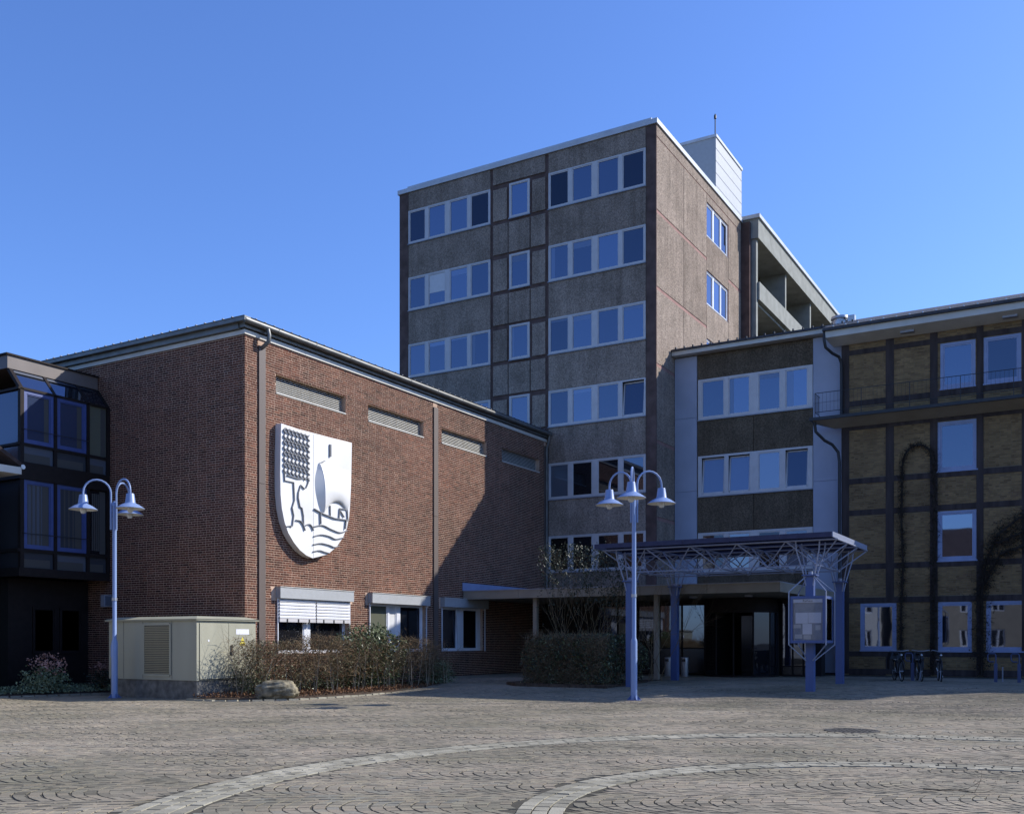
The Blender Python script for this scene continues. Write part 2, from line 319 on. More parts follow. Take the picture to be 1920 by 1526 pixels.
def bricks(parent,fn,u0,u1,v0,v1,holes,m,course=.071,ln=.24,single=0,sdir=None):
    V=[];Q=[];T=[]; singles=[]
    j=.013; hd=ln*.48; row=0; v=v0
    while v<v1-.02:
        b0,b1=v+.007,min(v+course-.007,v1); vm=(b0+b1)/2
        cuts=sorted([(h[0],h[1]) for h in holes if h[2]-.01<vm<h[3]+.01])
        segs=[]; s=u0
        for a,b in cuts:
            if a>s: segs.append((s,min(a,u1)))
            s=max(s,b)
        if s<u1: segs.append((s,u1))
        u=u0-(.0 if row%2 else (ln+hd)*.5-.06)-BR.uniform(0,.07); k=row%2
        while u<u1:
            L=ln if k%2==0 else hd
            p,q=u,u+L; tone=min(1,max(0,BR.gauss(.5,.24)))
            for a,b in segs:
                x0,x1=max(p,a),min(q,b)
                if x1-x0<.03: continue
                d=.004+BR.uniform(-.0015,.003)
                if single and abs(x1-x0-L)<1e-6 and b1-b0>.05: singles.append((x0,b0,L,d,tone)); continue
                i=len(V); e=.002
                V+=[fn(x0,b0,-.004),fn(x1,b0,-.004),fn(x1,b1,-.004),fn(x0,b1,-.004),fn(x0+e,b0+e,d),fn(x1-e,b0+e,d),fn(x1-e,b1-e,d),fn(x0+e,b1-e,d)]
                Q+=[(i+4,i+5,i+6,i+7),(i,i+1,i+5,i+4),(i+1,i+2,i+6,i+5),(i+2,i+3,i+7,i+6),(i+3,i,i+4,i+7)]; T+=[tone]*5
            u+=L+j; k+=1
        v+=course; row+=1
    if single:
        singles.sort(key=sdir); one,rest=singles[:single],singles[single:]; protos={}
        for x0,b0,L,d,tone in one:
            key=(L>hd+.01,int(tone*7.99))
            if key not in protos:
                h=course-.014; e=.002; o=fn(0,0,0); g=lambda a,b,c:tuple(Vector(fn(a,b,c))-Vector(o))
                vv=[g(0,0,-.004),g(L,0,-.004),g(L,h,-.004),g(0,h,-.004),g(e,e,.008),g(L-e,e,.008),g(L-e,h-e,.008),g(e,h-e,.008)]
                protos[key]=npmesh('brick',vv,[(4,5,6,7),(0,1,5,4),(1,2,6,5),(2,3,7,6),(3,0,4,7)],m,[tone]*5)
            ob=put('brick',protos[key],parent,loc=fn(x0,b0,d-.008))
        for x0,b0,L,d,tone in rest:
            x1=x0+L;b1=b0+course-.014;i=len(V); e=.002
            V+=[fn(x0,b0,-.004),fn(x1,b0,-.004),fn(x1,b1,-.004),fn(x0,b1,-.004),fn(x0+e,b0+e,d),fn(x1-e,b0+e,d),fn(x1-e,b1-e,d),fn(x0+e,b1-e,d)]
            Q+=[(i+4,i+5,i+6,i+7),(i,i+1,i+5,i+4),(i+1,i+2,i+6,i+5),(i+2,i+3,i+7,i+6),(i+3,i,i+4,i+7)]; T+=[tone]*5
    put('brickwork',npmesh('brickwork',V,Q,m,T),parent,'stuff')
WR=random.Random(23)
FR4=[(.0125,.214),(.254,.463),(.519,.733),(.771,.985)]      # the four lights of a standard office window
def window(parent,fn,u0,u1,v0,v1,lights,fm='frame',panes=('pane',),fr=.07,d=.0,sillm='sill',tilt=(),sash=.045,rev=False,blind=None):
    """u0 is the edge on the viewer's left; lights are fractions from that side"""
    W=u1-u0; mb=MB(); U=lambda f:u0+f*W; vb,vt=v0+fr,v1-fr
    edges=[0]+[x for l in lights for x in l]+[1]
    hbox(mb,fn,u0,u1,vt,v1,d-.05,d+.012); hbox(mb,fn,u0,u1,v0,vb,d-.05,d+.012)
    for i in range(0,len(edges),2): hbox(mb,fn,U(edges[i]),U(edges[i+1]),vb,vt,d-.05,d+.012)
    sg=1 if W>0 else -1
    for i,(a,b) in enumerate(lights):
        if i in tilt: continue
        a,b=U(a),U(b); s=sash
        for q in ((a,a+s*sg,vb,vt),(b-s*sg,b,vb,vt),(a+s*sg,b-s*sg,vt-s,vt),(a+s*sg,b-s*sg,vb,vb+s)): hbox(mb,fn,*q,d-.045,d-.008)
    wo=part('window',mb,fm,parent)
    for i,(a,b) in enumerate(lights):
        a,b=U(a),U(b); s=sash; pm=panes[i%len(panes)]; pb=MB()
        if i in tilt:                        # bottom-hung light tipped inwards
            q=MB(); fn2=lambda u,v,dd:fn(u,v,dd-.16*(v-vb)/(vt-vb))
            for z in ((a,a+s*1.4*sg,vb,vt-.02),(b-s*1.4*sg,b,vb,vt-.02),(a,b,vt-.02-s*1.4,vt-.02),(a,b,vb,vb+s*1.4)): hbox(q,fn2,*z,d-.055,d-.012)
            part('sash',q,fm,wo); hbox(pb,fn2,a+s*sg,b-s*sg,vb+s,vt-s,d-.04,d-.03); q2=MB(); hbox(q2,fn,a,b,vb,vt,d-.26,d-.25); part('dark_room',q2,'pane_dark',wo)
        else: hbox(pb,fn,a+s*sg,b-s*sg,vb+s,vt-s,d-.04,d-.03)
        part('pane',pb,pm,wo)
    if v0>4 and fm=='frame':                       # half-drawn blinds and curtains in some of the offices
        for i,(a,b) in enumerate(lights):
            if i in tilt or WR.random()>.42 or panes[i%len(panes)] in ('pane_dark','pane_lo') or (blind and blind[0]==i): continue
            a,b=U(a),U(b); q=MB()
            if WR.random()<.6: hbox(q,fn,a+(sash+.01)*sg,b-(sash+.01)*sg,vt-sash-WR.uniform(.08,.34),vt-sash-.005,d-.0295,d-.0275)
            else: x_=WR.uniform(.12,.3); hbox(q,fn,a+(sash+.01)*sg,a+(sash+x_)*sg,vb+sash+.01,vt-sash-.01,d-.0295,d-.0275)
            part('curtain',q,'pane_pale',wo)
    if blind is not None:
        i,frac=blind; a,b=lights[i]; q=MB(); hbox(q,fn,U(a)+.05*sg,U(b)-.05*sg,vb+.05+(vt-vb-.1)*(1-frac),vt-.05,d-.028,d-.024); part('roller_blind',q,'blind',wo)
    if sillm:
        q=MB(); hbox(q,fn,u0-.02*sg,u1+.02*sg,v0-.05,v0-.002,d-.05,d+.06); part('sill',q,sillm,wo)
    return wo
# ------------------------------------------------------------------ ground
gx=[-400,-60,0,12,23.5,23.5+.24/.028,60,600]; mb=MB()
for i,x in enumerate(gx):
    for y in (-500,-60,-20,0,20,40,80,600): mb.v.append((x,y,G(x)-.007))
for i in range(len(gx)-1):
    for j in range(7): mb.f.append((i*8+j,(i+1)*8+j,(i+1)*8+j+1,i*8+j+1))
struct('ground',mb,'joint')
# ------------------------------------------------------------------ brick hall
HB=21.82; HA0=21.5; HA1=40.24; HBK=40.
hall=thing('brick_hall','red brick hall with louvre slots and a white coat of arms on its sunny side','building',(HA0,HB,0))
fR=lambda u,v,d:(u,HB-d,v); fL=lambda u,v,d:(HA0-d,u,v)
LV=[(22.79,26.09),(27.29,30.58),(31.78,35.04),(36.28,39.57)]
WN=[(22.86,26.2),(27.36,30.68),(31.85,34.75)]
hR=[(a,b,9.25,9.82) for a,b in LV]+[(a,b,1.22,2.95) for a,b in WN]
mb=MB(); wall_holes(mb,fR,HA0,HA1,0,10.9,hR,.24); wall_holes(mb,fL,HB,HBK,0,10.9,[],.2)
mb.box(HA0+.02,HA1,HBK-.2,HBK,0,10.9)
part('wall',mb,'mortar',hall)
mb=MB().box(HA0+.25,HA1-.02,HB+.25,HBK-.25,0,10.8); part('inner_wall',mb,'black',hall)
strips=[(22.04,22.31),(31.21,31.49),(40.0,40.24)]
hb=hR+[(a,b,0,11) for a,b in strips]+[(22.6,26.45,2.86,3.31),(27.15,30.9,2.86,3.31),(31.6,35.0,2.86,3.31)]
bricks(hall,fR,HA0,HA1,.02,10.70,hb,'brick',single=300,sdir=lambda s:s[0]-(2.2 if 2.2<s[1]<7.5 else 0))
bricks(hall,fL,HB,30.6,.02,10.70,[],'brick')
for a,b in strips:
    mb=MB(); hbox(mb,fR,a,b,.1,6.35,.0,.05); hbox(mb,fR,a,b,6.362,10.5,.0,.05); part('pipe_cover',mb,'brown',hall)
for a,b in LV:                                      # louvre slots
    mb=MB(); hbox(mb,fR,a,b,9.25,9.82,-.235,-.22); lo=part('louvre',mb,'black',hall)
    n=9; proto=None
    for k in range(n):
        z=9.27+k*.06
        if proto is None:
            q=MB(); q.hexa([(0,0,0),(b-a-.01,0,0),(b-a-.01,.028,.026),(0,.028,.026)],[(0,0,.006),(b-a-.01,0,.006),(b-a-.01,.028,.032),(0,.028,.032)]); proto=q.mesh('slat','louvre')
        put('slat',proto,lo,loc=(a+.005,HB+.14,z))
    q=MB(); hbox(q,fR,a,b,9.215,9.25,-.2,.03); part('sill',q,'eave',lo)
for i,(a,b) in enumerate(WN):                        # ground-floor windows under their shutter boxes
    if i==0: wo=window(hall,fR,a,b,1.22,2.95,[(.02,.40),(.48,.98)],'frame_hi',('pane_lo','pane_lo'),.06,-.13)
    elif i==1: wo=window(hall,fR,a,b,1.22,2.95,[(.02,.36),(.385,.52),(.58,.97)],'frame_hi',('pane_green','blind','pane_lo'),.06,-.13)
    else: wo=window(hall,fR,a,b,1.22,2.95,[(.02,.40),(.56,.92)],'frame_hi',('pane_lo','pane_lo'),.07,-.13)
    if i==0:
        q=MB(); hbox(q,fR,a+1.35,a+1.62,1.3,2.6,-.15,-.12); part('white_panel',q,'blind',wo)
    if i==2:
        q=MB(); 
        q.hexa([fR(a+1.22,1.30,-.10),fR(a+1.34,1.30,-.10),fR(a+1.34,1.30,-.05),fR(a+1.22,1.30,-.05)],[fR(a+1.05,2.85,-.12),fR(a+1.12,2.85,-.12),fR(a+1.12,2.85,-.07),fR(a+1.05,2.85,-.07)]); part('open_sash',q,'frame_hi',wo)
    bx=MB(); p0,p1=((22.79,26.29),(27.29,30.75),(31.71,34.9))[i]
    hbox(bx,fR,p0,p1,2.93,3.27,-.02,.2); sb=part('shutter_box',bx,'cladding',hall)
    q=MB(); hbox(q,fR,p0-.02,p1+.02,3.27,3.29,-.02,.22); part('flashing',q,'eave',sb)
    for e in (p0+.03,p1-.05):
        q=MB(); hbox(q,fR,e,e+.03,1.2,2.93,.02,.06); part('guide_rail',q,'frame_hi',sb)
    if i==0:                                        # two lowered venetian blinds
        for (s0,s1) in ((22.87,24.5),(24.56,26.2)):
            pr=None
            for k in range(6):
                if pr is None:
                    g=MB(); g.hexa([(0,0,0),(s1-s0,0,0),(s1-s0,.05,.045),(0,.05,.045)],[(0,-.004,.055),(s1-s0,-.004,.055),(s1-s0,.046,.10),(0,.046,.10)]); pr=g.mesh('slat','slat')
                put('slat',pr,sb,loc=(s0,HB-.10,2.32+k*.1))
            g=MB(); hbox(g,fR,s0,s1,2.20,2.31,.045,.10); part('bottom_rail',g,'frame',sb)
            for c in range(3):
                cx=s0+.3+c*.5; g=MB(); hbox(g,fR,cx,cx+.05,2.19,2.30,.1,.112); part('blind_clip',g,'black',sb)
# eaves, gutters and roof of the hall
mb=MB(); mb.box(HA0-.05,HA1,HB-.05,HB+.1,10.70,10.83); mb.box(HA0-.05,HA0+.1,HB+.1,HBK,10.70,10.83); part('eave_board',mb,'eave',hall)
mb=MB(); mb.box(HA0-.13,HA1,HB-.13,HB+.1,10.87,11.0); mb.box(HA0-.16,HA0+.1,HB+.1,HBK,10.845,11.0); part('upper_eave_board',mb,'zinc',hall)
mb=MB(); mb.box(HA0-.02,HA1,HB-.02,HB+.1,10.83,10.87);mb.box(HA0-.02,HA0+.1,HB+.1,HBK,10.83,10.845); part('shadow_gap',mb,'black',hall)
mb=MB(); gp=[(HA0-.25,HB-.24,11.04),(HA1,HB-.24,11.04)]; mb.tube(gp,.085,10); part('gutter',mb,'zinc',hall,True)
pr=MB().tube([(0,-.24,11.04),(.03,-.24,11.04)],.092,10).mesh('gutter_joint','zinc')
for k in range(11): put('gutter_joint',pr,hall,loc=(HA0+1.1+k*1.7,HB,0))
mb=MB(); mb.box(HA0-.3,HA0-.05,HB-.3,HBK,11.0,11.13); part('verge_board',mb,'zinc',hall)
mb=MB(); x0,x1,y0,y1=HA0-.33,HA1,HB-.3,HBK
mb.hexa([(x0,y0,11.13),(x1,y0,11.13),(x1,y1,11.13),(x0,y1,11.13)],[(x0+.2,y0+.2,11.19),(x1,y0+.2,11.19),(x1,y1-.2,11.19),(x0+.2,y1-.2,11.19)])
mb.hexa([(x0+.2,y0+.2,11.19),(x1,y0+.2,11.19),(x1,y1-.2,11.19),(x0+.2,y1-.2,11.19)],[(x0+6,y0+8,11.95),(x1,y0+8,11.95),(x1,y1-8,11.95),(x0+6,y1-8,11.95)])
ro=part('roof',mb,'roofdark',hall)
mb=MB()
for k in range(46): mb.box(x0+.02,x0+.10,y0+.5+k*.38,y0+.55+k*.38,11.15,11.172)
for k in range(48): mb.box(x0+.5+k*.38,x0+.56+k*.38,y0+.02,y0+.10,11.15,11.165)
part('tile_ends',mb,'sill',ro,kind='stuff')
mb=MB().tube([(22.2,HB-.25,10.98),(22.2,HB-.3,10.8),(22.2,HB-.28,10.62),(22.18,HB-.16,10.52),(22.17,HB-.05,10.46)],.065,10); part('downpipe',mb,'zinc',hall,True)
mb=MB().tube([(40.1,HB-.24,11.0),(40.1,HB-.2,10.7),(40.1,HB-.1,10.4),(40.1,HB-.1,3.8)],.05,8); part('downpipe',mb,'zinc',hall,True)
# ------------------------------------------------------------------ office tower
AT=40.27; BT=16.45; BL=30.2; ZT=24.0
tower=thing('office_tower','tall flat-roofed office block of grey-brown aggregate panels with six rows of white windows','building',(AT,BT,0))
fT=lambda u,v,d:(AT-d,u,v); fS=lambda u,v,d:(u,BT-d,v)
mb=MB().box(AT+.3,52.1,BT+.3,BL,0,ZT-.08); part('inner_wall',mb,'black',tower)
def panel(parent,fn,u0,u1,v0,v1,m,d0=-.06,d1=0): q=MB(); hbox(q,fn,u0,u1,v0,v1,d0,d1); return part('panel',q,m,parent)
rows=[6.40+3.32*k for k in range(6)]; WH=1.64
for (uL,uR) in ((29.64,24.86),(21.72,16.94)):
    lo=.3
    for k,zt in enumerate(rows):
        panel(tower,fT,uR,uL,lo,zt-WH-.055,'agg'); lo=zt+.01
        if uL>25 and k<2: continue
        left=uL>25; pn=['pane']*4; tilt=(); bl=None
        if k==5 and left: pn=['pane_lo','pane','pane','pane_dark']
        if k==5 and not left: pn=['pane_dark','pane','pane','pane_lo']
        if k==4 and left: bl=(1,.62)
        if k==2 and not left: tilt=(3,); pn=['pane','pane','pane','pane']
        if k==1 and not left: pn=['pane_pale','pane_lo','pane_lo','pane']
        if k==0 and not left: pn=['pane_dark','pane_lo','pane_lo','pane_lo']
        window(tower,fT,uL,uR,zt-WH,zt,FR4,panes=pn,tilt=tilt,blind=bl,fr=.065)
    panel(tower,fT,uR,uL,lo,23.9,'agg')
for k,zt in enumerate(rows):
    if k<2: continue
    window(tower,fT,23.81,22.72,zt-WH+.04,zt+.02,[(.09,.91)],fr=.08,sash=.03)
    for u0,u1 in ((23.95,24.70),(21.90,22.58)): panel(tower,fT,u0,u1,zt-WH+.05,zt-.10,'agg')
    nz=rows[k+1]-WH-.13 if k<5 else 23.9
    if k<5:
        for u0,u1 in ((23.90,24.70),(22.72,23.85),(21.90,22.66)): panel(tower,fT,u0,u1,zt+.14,nz,'agg')
    else: panel(tower,fT,21.90,24.70,zt+.14,23.9,'agg')
panel(tower,fT,21.90,24.70,.3,rows[2]-WH-.13,'agg')
oT=[(u0,u1,zt-WH,zt) for zt in rows for u0,u1 in ((24.86,29.64),(16.94,21.72))]+[(22.72,23.81,zt-WH+.04,zt+.02) for zt in rows[2:]]
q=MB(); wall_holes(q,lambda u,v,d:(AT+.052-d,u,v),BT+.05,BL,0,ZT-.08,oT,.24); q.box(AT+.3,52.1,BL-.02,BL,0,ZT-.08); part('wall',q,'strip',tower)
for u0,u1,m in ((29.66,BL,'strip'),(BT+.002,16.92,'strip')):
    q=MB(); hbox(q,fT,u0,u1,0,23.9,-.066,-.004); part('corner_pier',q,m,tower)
# sunny side of the tower
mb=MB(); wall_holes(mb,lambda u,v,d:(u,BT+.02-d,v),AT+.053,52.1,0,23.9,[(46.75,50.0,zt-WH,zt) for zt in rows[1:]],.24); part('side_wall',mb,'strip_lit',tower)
bands=[.35]+[3.53+3.32*k for k in range(7)]
for k in range(7):
    z0,z1=bands[k]+.14,min(bands[k+1]-.02,23.9) if k<6 else 23.36
    for c,(u0,u1) in enumerate(((AT+.07,43.57),(43.62,46.70),(50.06,52.1))): panel(tower,fS,u0,u1,z0,z1+ .0,'agg',-.05,0)
    zt=6.40+3.32*(k-1) if k>=1 else None
for k in range(1,6):
    zt=rows[k]; window(tower,fS,46.75,50.0,zt-WH,zt,[(.03,.30),(.355,.66),(.70,.97)],'frame_hi',('pane','pane','pane_lo'),.06,-.07,sillm='black')
    lo=rows[k-1]+.01; panel(tower,fS,46.74,50.02,lo,zt-WH-.055,'agg',-.05,0)
panel(tower,fS,46.74,50.02,rows[5]+.01,23.36,'agg',-.05,0); panel(tower,fS,AT+.07,52.1,23.42,23.9,'agg',-.05,0)
panel(tower,fS,46.74,50.02,.3,rows[0]-WH-.055,'agg',-.05,0)
mb=MB().box(AT-.07,52.15,BT-.07,BL+.07,23.92,24.13); ro=part('roof_edge',mb,'fascia',tower)
mb=MB().box(AT+.05,52.0,BT+.25,BL-.45,24.13,24.26); part('roof_upstand',mb,'fascia',tower)
mb=MB().box(48.55,52.75,16.62,18.9,24.0,26.98); ph=part('plant_room',mb,'cladding',tower)
mb=MB().box(48.5,52.8,16.57,18.95,26.98,27.12); part('roof_cap',mb,'fascia',ph)
pr=MB().box(0,4.2,-.012,.02,0,.025).mesh('cladding_joint','sill')
for k in range(4): put('cladding_joint',pr,ph,loc=(48.55,16.62,24.55+k*.62))
mb=MB().box(47.2,48.2,19.2,20.2,24.1,26.2); part('roof_hatch',mb,'black',tower)
an=thing('roof_antenna','thin dark antenna rod rising behind the pale roof-top plant room','antenna',(51.3,17.6,27.1))
mb=MB().tube([(51.3,17.6,27.1),(51.3,17.6,29.4)],.03,6); part('rod',mb,'black',an); mb=MB().lathe([(.02,0),(.07,.05),(.07,.2),(.02,.3)],(51.3,17.6,29.35),8); part('tip',mb,'black',an)
# ------------------------------------------------------------------ rear wing with loggias
wing=thing('rear_wing','grey concrete wing with open loggias between fins behind the tower','building',(52.5,15.75,0))
mb=MB().box(52.5,78,17.3,30,0,23.4); part('wall',mb,'agg_dark',wing)
mb=MB().box(52.15,52.5,16.0,17.2,0,23.9); part('joint_pier',mb,'strip',wing)
mb=MB().box(52.5,52.8,15.75,17.3,0,23.6); part('end_wall',mb,'conc',wing)
mb=MB().box(52.4,78,15.6,30,23.05,24.1); part('roof_fascia',mb,'conc',wing)
mb=MB().box(52.3,78.1,15.5,30.1,24.1,24.3); part('roof_edge',mb,'fascia',wing)
mb=MB().box(53.1,77.9,15.85,29,24.3,24.45); part('roof_upstand',mb,'fascia',wing)
for x in (58.4,64.2,70.0,75.8):
    mb=MB().box(x,x+.25,15.8,17.3,8,23.05); part('fin',mb,'conc',wing)
for z in (19.85,16.55,13.25):
    mb=MB().box(52.7,78,15.62,15.85,z,z+.95); part('parapet',mb,'conc',wing); mb=MB().box(52.8,78,15.85,17.3,z-.15,z+.05); part('loggia_floor',mb,'conc',wing)
for z in (20.6,17.3):
    for x in (53.6,59.2,65.0,70.8): window(wing,lambda u,v,d:(u,17.3-d,v),x,x+3.6,z,z+1.9,[(.03,.3),(.36,.64),(.70,.97)],'sill',('pane_lo','pane'),.08,.03)
# ------------------------------------------------------------------ link block
LA=42.45
link=thing('office_link','four-storey office block with pale blue piers and brown aggregate panels beside the timbered house','building',(LA,9.2,0))
fK=lambda u,v,d:(LA-d,u,v)
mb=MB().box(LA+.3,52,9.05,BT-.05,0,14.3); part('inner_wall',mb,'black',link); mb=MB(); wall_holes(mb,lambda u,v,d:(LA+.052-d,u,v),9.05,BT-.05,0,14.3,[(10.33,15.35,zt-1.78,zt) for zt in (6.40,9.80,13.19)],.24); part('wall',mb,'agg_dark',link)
for u0,u1 in ((15.40,16.43),(9.05,10.30)):
    z0=.3
    for z1 in (4.9,8.28,11.55,14.28):
        q=MB(); hbox(q,fK,u0,u1,z0,z1-.012,-.06,.04); part('pier',q,'plaster',link); z0=z1
for k,zt in enumerate((6.40,9.80,13.19)):
    z0=(4.0,6.41,9.81)[k]; zb=zt-1.78
    if k: 
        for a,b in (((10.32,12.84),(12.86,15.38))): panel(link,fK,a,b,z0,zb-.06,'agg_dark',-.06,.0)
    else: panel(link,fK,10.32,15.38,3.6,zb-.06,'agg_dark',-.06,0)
    pn=(['pane_lo','pane','pane_lo','pane_pale'],['pane_pale','pane_pale','pane_pale','pane'],['pane','pane','pane','pane'])[k]
    tl=((),(0,1,3),())[k]
    window(link,fK,15.35,10.33,zb,zt,[(.034,.239),(.277,.466),(.540,.729),(.773,.960)],panes=pn,tilt=tl,fr=.09)
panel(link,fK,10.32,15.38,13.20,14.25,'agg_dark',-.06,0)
mb=MB().box(LA-.42,52,9.0,16.43,14.32,14.5); part('eave_board',mb,'eave',link)
mb=MB().hexa([(LA-.5,8.4,14.5),(52,8.4,14.5),(52,16.43,14.5),(LA-.5,16.43,14.5)],[(LA-.44,8.4,14.6),(47.5,8.4,15.7),(47.5,16.43,15.7),(LA-.44,16.43,14.6)]); ro=part('roof',mb,'roofdark',link)
mb=MB()
for k in range(20): mb.box(LA-.48,LA-.4,8.6+k*.4,8.66+k*.4,14.58,14.67)
part('snow_guard',mb,'black',ro,kind='stuff')
v=thing('roof_vent','stubby round metal vent on the roof ridge left of the timbered house','vent',(46.5,10.1,15.4))
mb=MB().lathe([(.32,0),(.32,.45),(.4,.46),(.4,.62),(.30,.66),(.30,.74),(.4,.75),(.38,.86),(.1,.92)],(46.5,10.1,15.4),18); part('flue',mb,'flue',v,True)
mb=MB().box(46.2,46.5,9.4,9.7,15.3,16.2); part('side_pipe',mb,'flue',v)
# ------------------------------------------------------------------ timbered house
TA=41.9
house=thing('timbered_house','three-storey house of dark timbers and yellow brick with pale blue windows on the right','house',(TA,9.0,0))
fH=lambda u,v,d:(TA-d,u,v); TB=-9.0
ww=[(4.06,5.31,11.39,13.15),(2.5,3.78,11.39,13.15),(1.0,2.25,11.39,13.15),(3.99,5.42,8.2,10.11),(4.01,5.41,4.73,6.65),(6.92,8.3,1.25,3.13),(4.19,5.39,1.23,3.13),(2.30,3.69,1.23,3.13),(.2,1.5,8.2,10.11),(.2,1.5,4.73,6.65)]
mb=MB(); wall_holes(mb,fH,TB,9.03,0,13.9,ww,.2); part('wall',mb,'mortar_y',house)
mb=MB().box(TA+.22,51,TB,9.0,0,13.8); part('inner_wall',mb,'black',house)
beams=[]
def vb(p0,p1,z0,z1):
    b0=PA(p0,800,TA)[0]; b1=PA(p1,800,TA)[0]; beams.append((b1,b0,z0,z1))
for p0,p1 in ((1578,1592),(1661,1676),(1744,1758),(1831,1844)): vb(p0,p1,3.14 if p0==1661 else .3,13.75)
for y in (2.26,.02,-1.8,-3.6): beams.append((y,y+.22,.3,13.75))
vert=[b for b in beams]; beams.append((vert[1][0],vert[1][1],.3,1.2))
for z0,z1 in ((3.14,3.36),(4.50,4.72),(6.68,6.90),(7.96,8.18),(10.14,10.34),(11.10,11.32),(13.18,13.38),(1.0,1.2),(.25,.5)):
    cur=TB
    for b0,b1,_,_ in sorted(vert):
        if b0>cur: beams.append((cur,b0,z0,z1))
        cur=b1
hol=[h for h in ww]
for b0,b1,z0,z1 in beams:
    q=MB(); hbox(q,fH,b0,b1,z0,z1,-.03,.03); part('beam',q,'timber',house)
bricks(house,fH,-4.5,9.0,.3,13.75,ww+[(b0-.004,b1+.004,z0-.004,z1+.004) for b0,b1,z0,z1 in beams],'brick_y',course=.066)
for i,(b0,b1,z0,z1) in enumerate(ww):
    pm='pane' if z0>3 else 'pane_mid'
    window(house,fH,b1,b0,z0,z1,[(.08,.92)],'frame_blue',(pm,),.10,-.02,sillm='frame_blue',sash=.055)
mb=MB(); mb.hexa([(TA-.1,TB,13.62),(TA,TB,13.62),(TA,9.35,13.62),(TA-.1,9.35,13.62)],[(TA-.78,TB,13.82),(TA,TB,13.82),(TA,9.5,13.82),(TA-.78,9.5,13.82)])
mb.box(TA-.8,TA+.5,TB,9.52,13.82,14.08); part('eave_board',mb,'eave',house)
mb=MB(); mb.hexa([(TA-.92,TB,14.08),(51,TB,14.08),(51,9.6,14.08),(TA-.92,9.6,14.08)],[(TA-.9,TB,14.2),(47,TB,16.2),(47,9.6,16.2),(TA-.9,9.6,14.2)]); ro=part('roof',mb,'roofdark',house)
mb=MB()
for k in range(38): mb.box(TA-.86,TA-.8,TB+.4+k*.48,TB+.45+k*.48,14.19,14.27)
mb.tube([(TA-.83,TB,14.27),(TA-.83,9.5,14.27)],.015,5); part('snow_guard',mb,'flue',ro,kind='stuff')
for b in (6.2,2.6): part('eave_lamp',MB().box(TA-.5,TA-.25,b,b+.5,13.66,13.76),'sill',house)
# coved ledge and rail between the upper floors
mb=MB(); mb.hexa([(TA-.05,TB,10.28),(TA,TB,10.28),(TA,9.3,10.28),(TA-.05,9.3,10.28)],[(TA-.85,TB,10.52),(TA,TB,10.52),(TA,10.0,10.52),(TA-.85,10.0,10.52)]); part('ledge',mb,'conc_beige',house)
mb=MB().box(TA-.95,TA,TB,10.1,10.52,10.64); part('ledge_edge',mb,'black',house)
rl=MB(); xr=TA-.85
for z in (11.62,10.85): rl.tube([(TA-.05,9.9,z),(xr,9.9,z),(xr,TB,z)],.014,6)
for k in range(11): rl.tube([(xr,9.9-k*1.8,10.6),(xr,9.9-k*1.8,11.62)],.014,6)
ra=part('railing',rl,'black',house)
rb_=MB()
for k in range(120): rb_.tube([(xr,9.75-k*.15,10.85),(xr,9.75-k*.15,11.62)],.004,4,False)
for k in range(7): rb_.tube([(xr+.1+k*.1,9.9,10.85),(xr+.1+k*.1,9.9,11.62)],.005,4,False)
part('balusters',rb_,'black',ra,kind='stuff')
mb=MB().tube([(TA-.75,9.55,14.1),(TA-.8,9.55,13.75),(TA-.75,9.5,13.45),(TA-.5,9.3,13.25),(TA-.2,9.1,13.15),(TA-.1,9.02,12.9),(TA-.1,9.02,10.65)],.06,10); part('downpipe',mb,'black',house,True)
mb=MB().tube([(TA-.75,9.95,10.5),(TA-.7,9.9,10.1),(TA-.5,9.6,9.75),(TA-.25,9.35,9.6),(TA-.1,9.15,9.3),(TA-.1,9.1,8.9),(TA-.1,9.1,.3)],.06,10); part('downpipe',mb,'black',house,True)
# ------------------------------------------------------------------ glazed bay building on the left
GB=27.9; GA=18.34
bay=thing('glazed_bay_building','dark bronze building with sloped glazing and blue window frames at the left edge','building',(GA,GB,0))
fG=lambda u,v,d:(u,GB-d,v); fGs=lambda u,v,d:(GA-d,u,v)
mb=MB().box(GA+.12,21.46,GB+.14,38,3.6,9.1); mb.box(GA+.3,21.46,28.95,38,0,3.55); part('wall',mb,'bronze',bay)
for a in (18.34,19.47,20.63,21.38):
    w_=.10 if a in(19.47,20.63) else .12
    mb=MB(); hbox(mb,fG,a,a+w_,3.82,6.48,-.1,.03); hbox(mb,fG,a,a+w_,7.0,9.2,-.1,.03)
    mb.hexa([(a,GB-.03,9.2),(a+w_,GB-.03,9.2),(a+w_,GB+.1,9.2),(a,GB+.1,9.2)],[(a,GB+.55,9.87),(a+w_,GB+.55,9.87),(a+w_,GB+.68,9.87),(a,GB+.68,9.87)])
    part('mullion',mb,'bronze',bay)
for z0,z1,d in ((3.56,3.82,.06),(4.30,4.40,.02),(6.48,7.0,.06),(7.50,7.58,.02),(9.17,9.24,.03)):
    mb=MB(); hbox(mb,fG,GA-.06,21.45,z0,z1,-.1,d); mb.box(GA-d,GA+.1,GB+.1,34,z0,z1); part('transom',mb,'bronze',bay)
ax=((18.46,19.47),(19.57,20.63),(20.73,21.38))
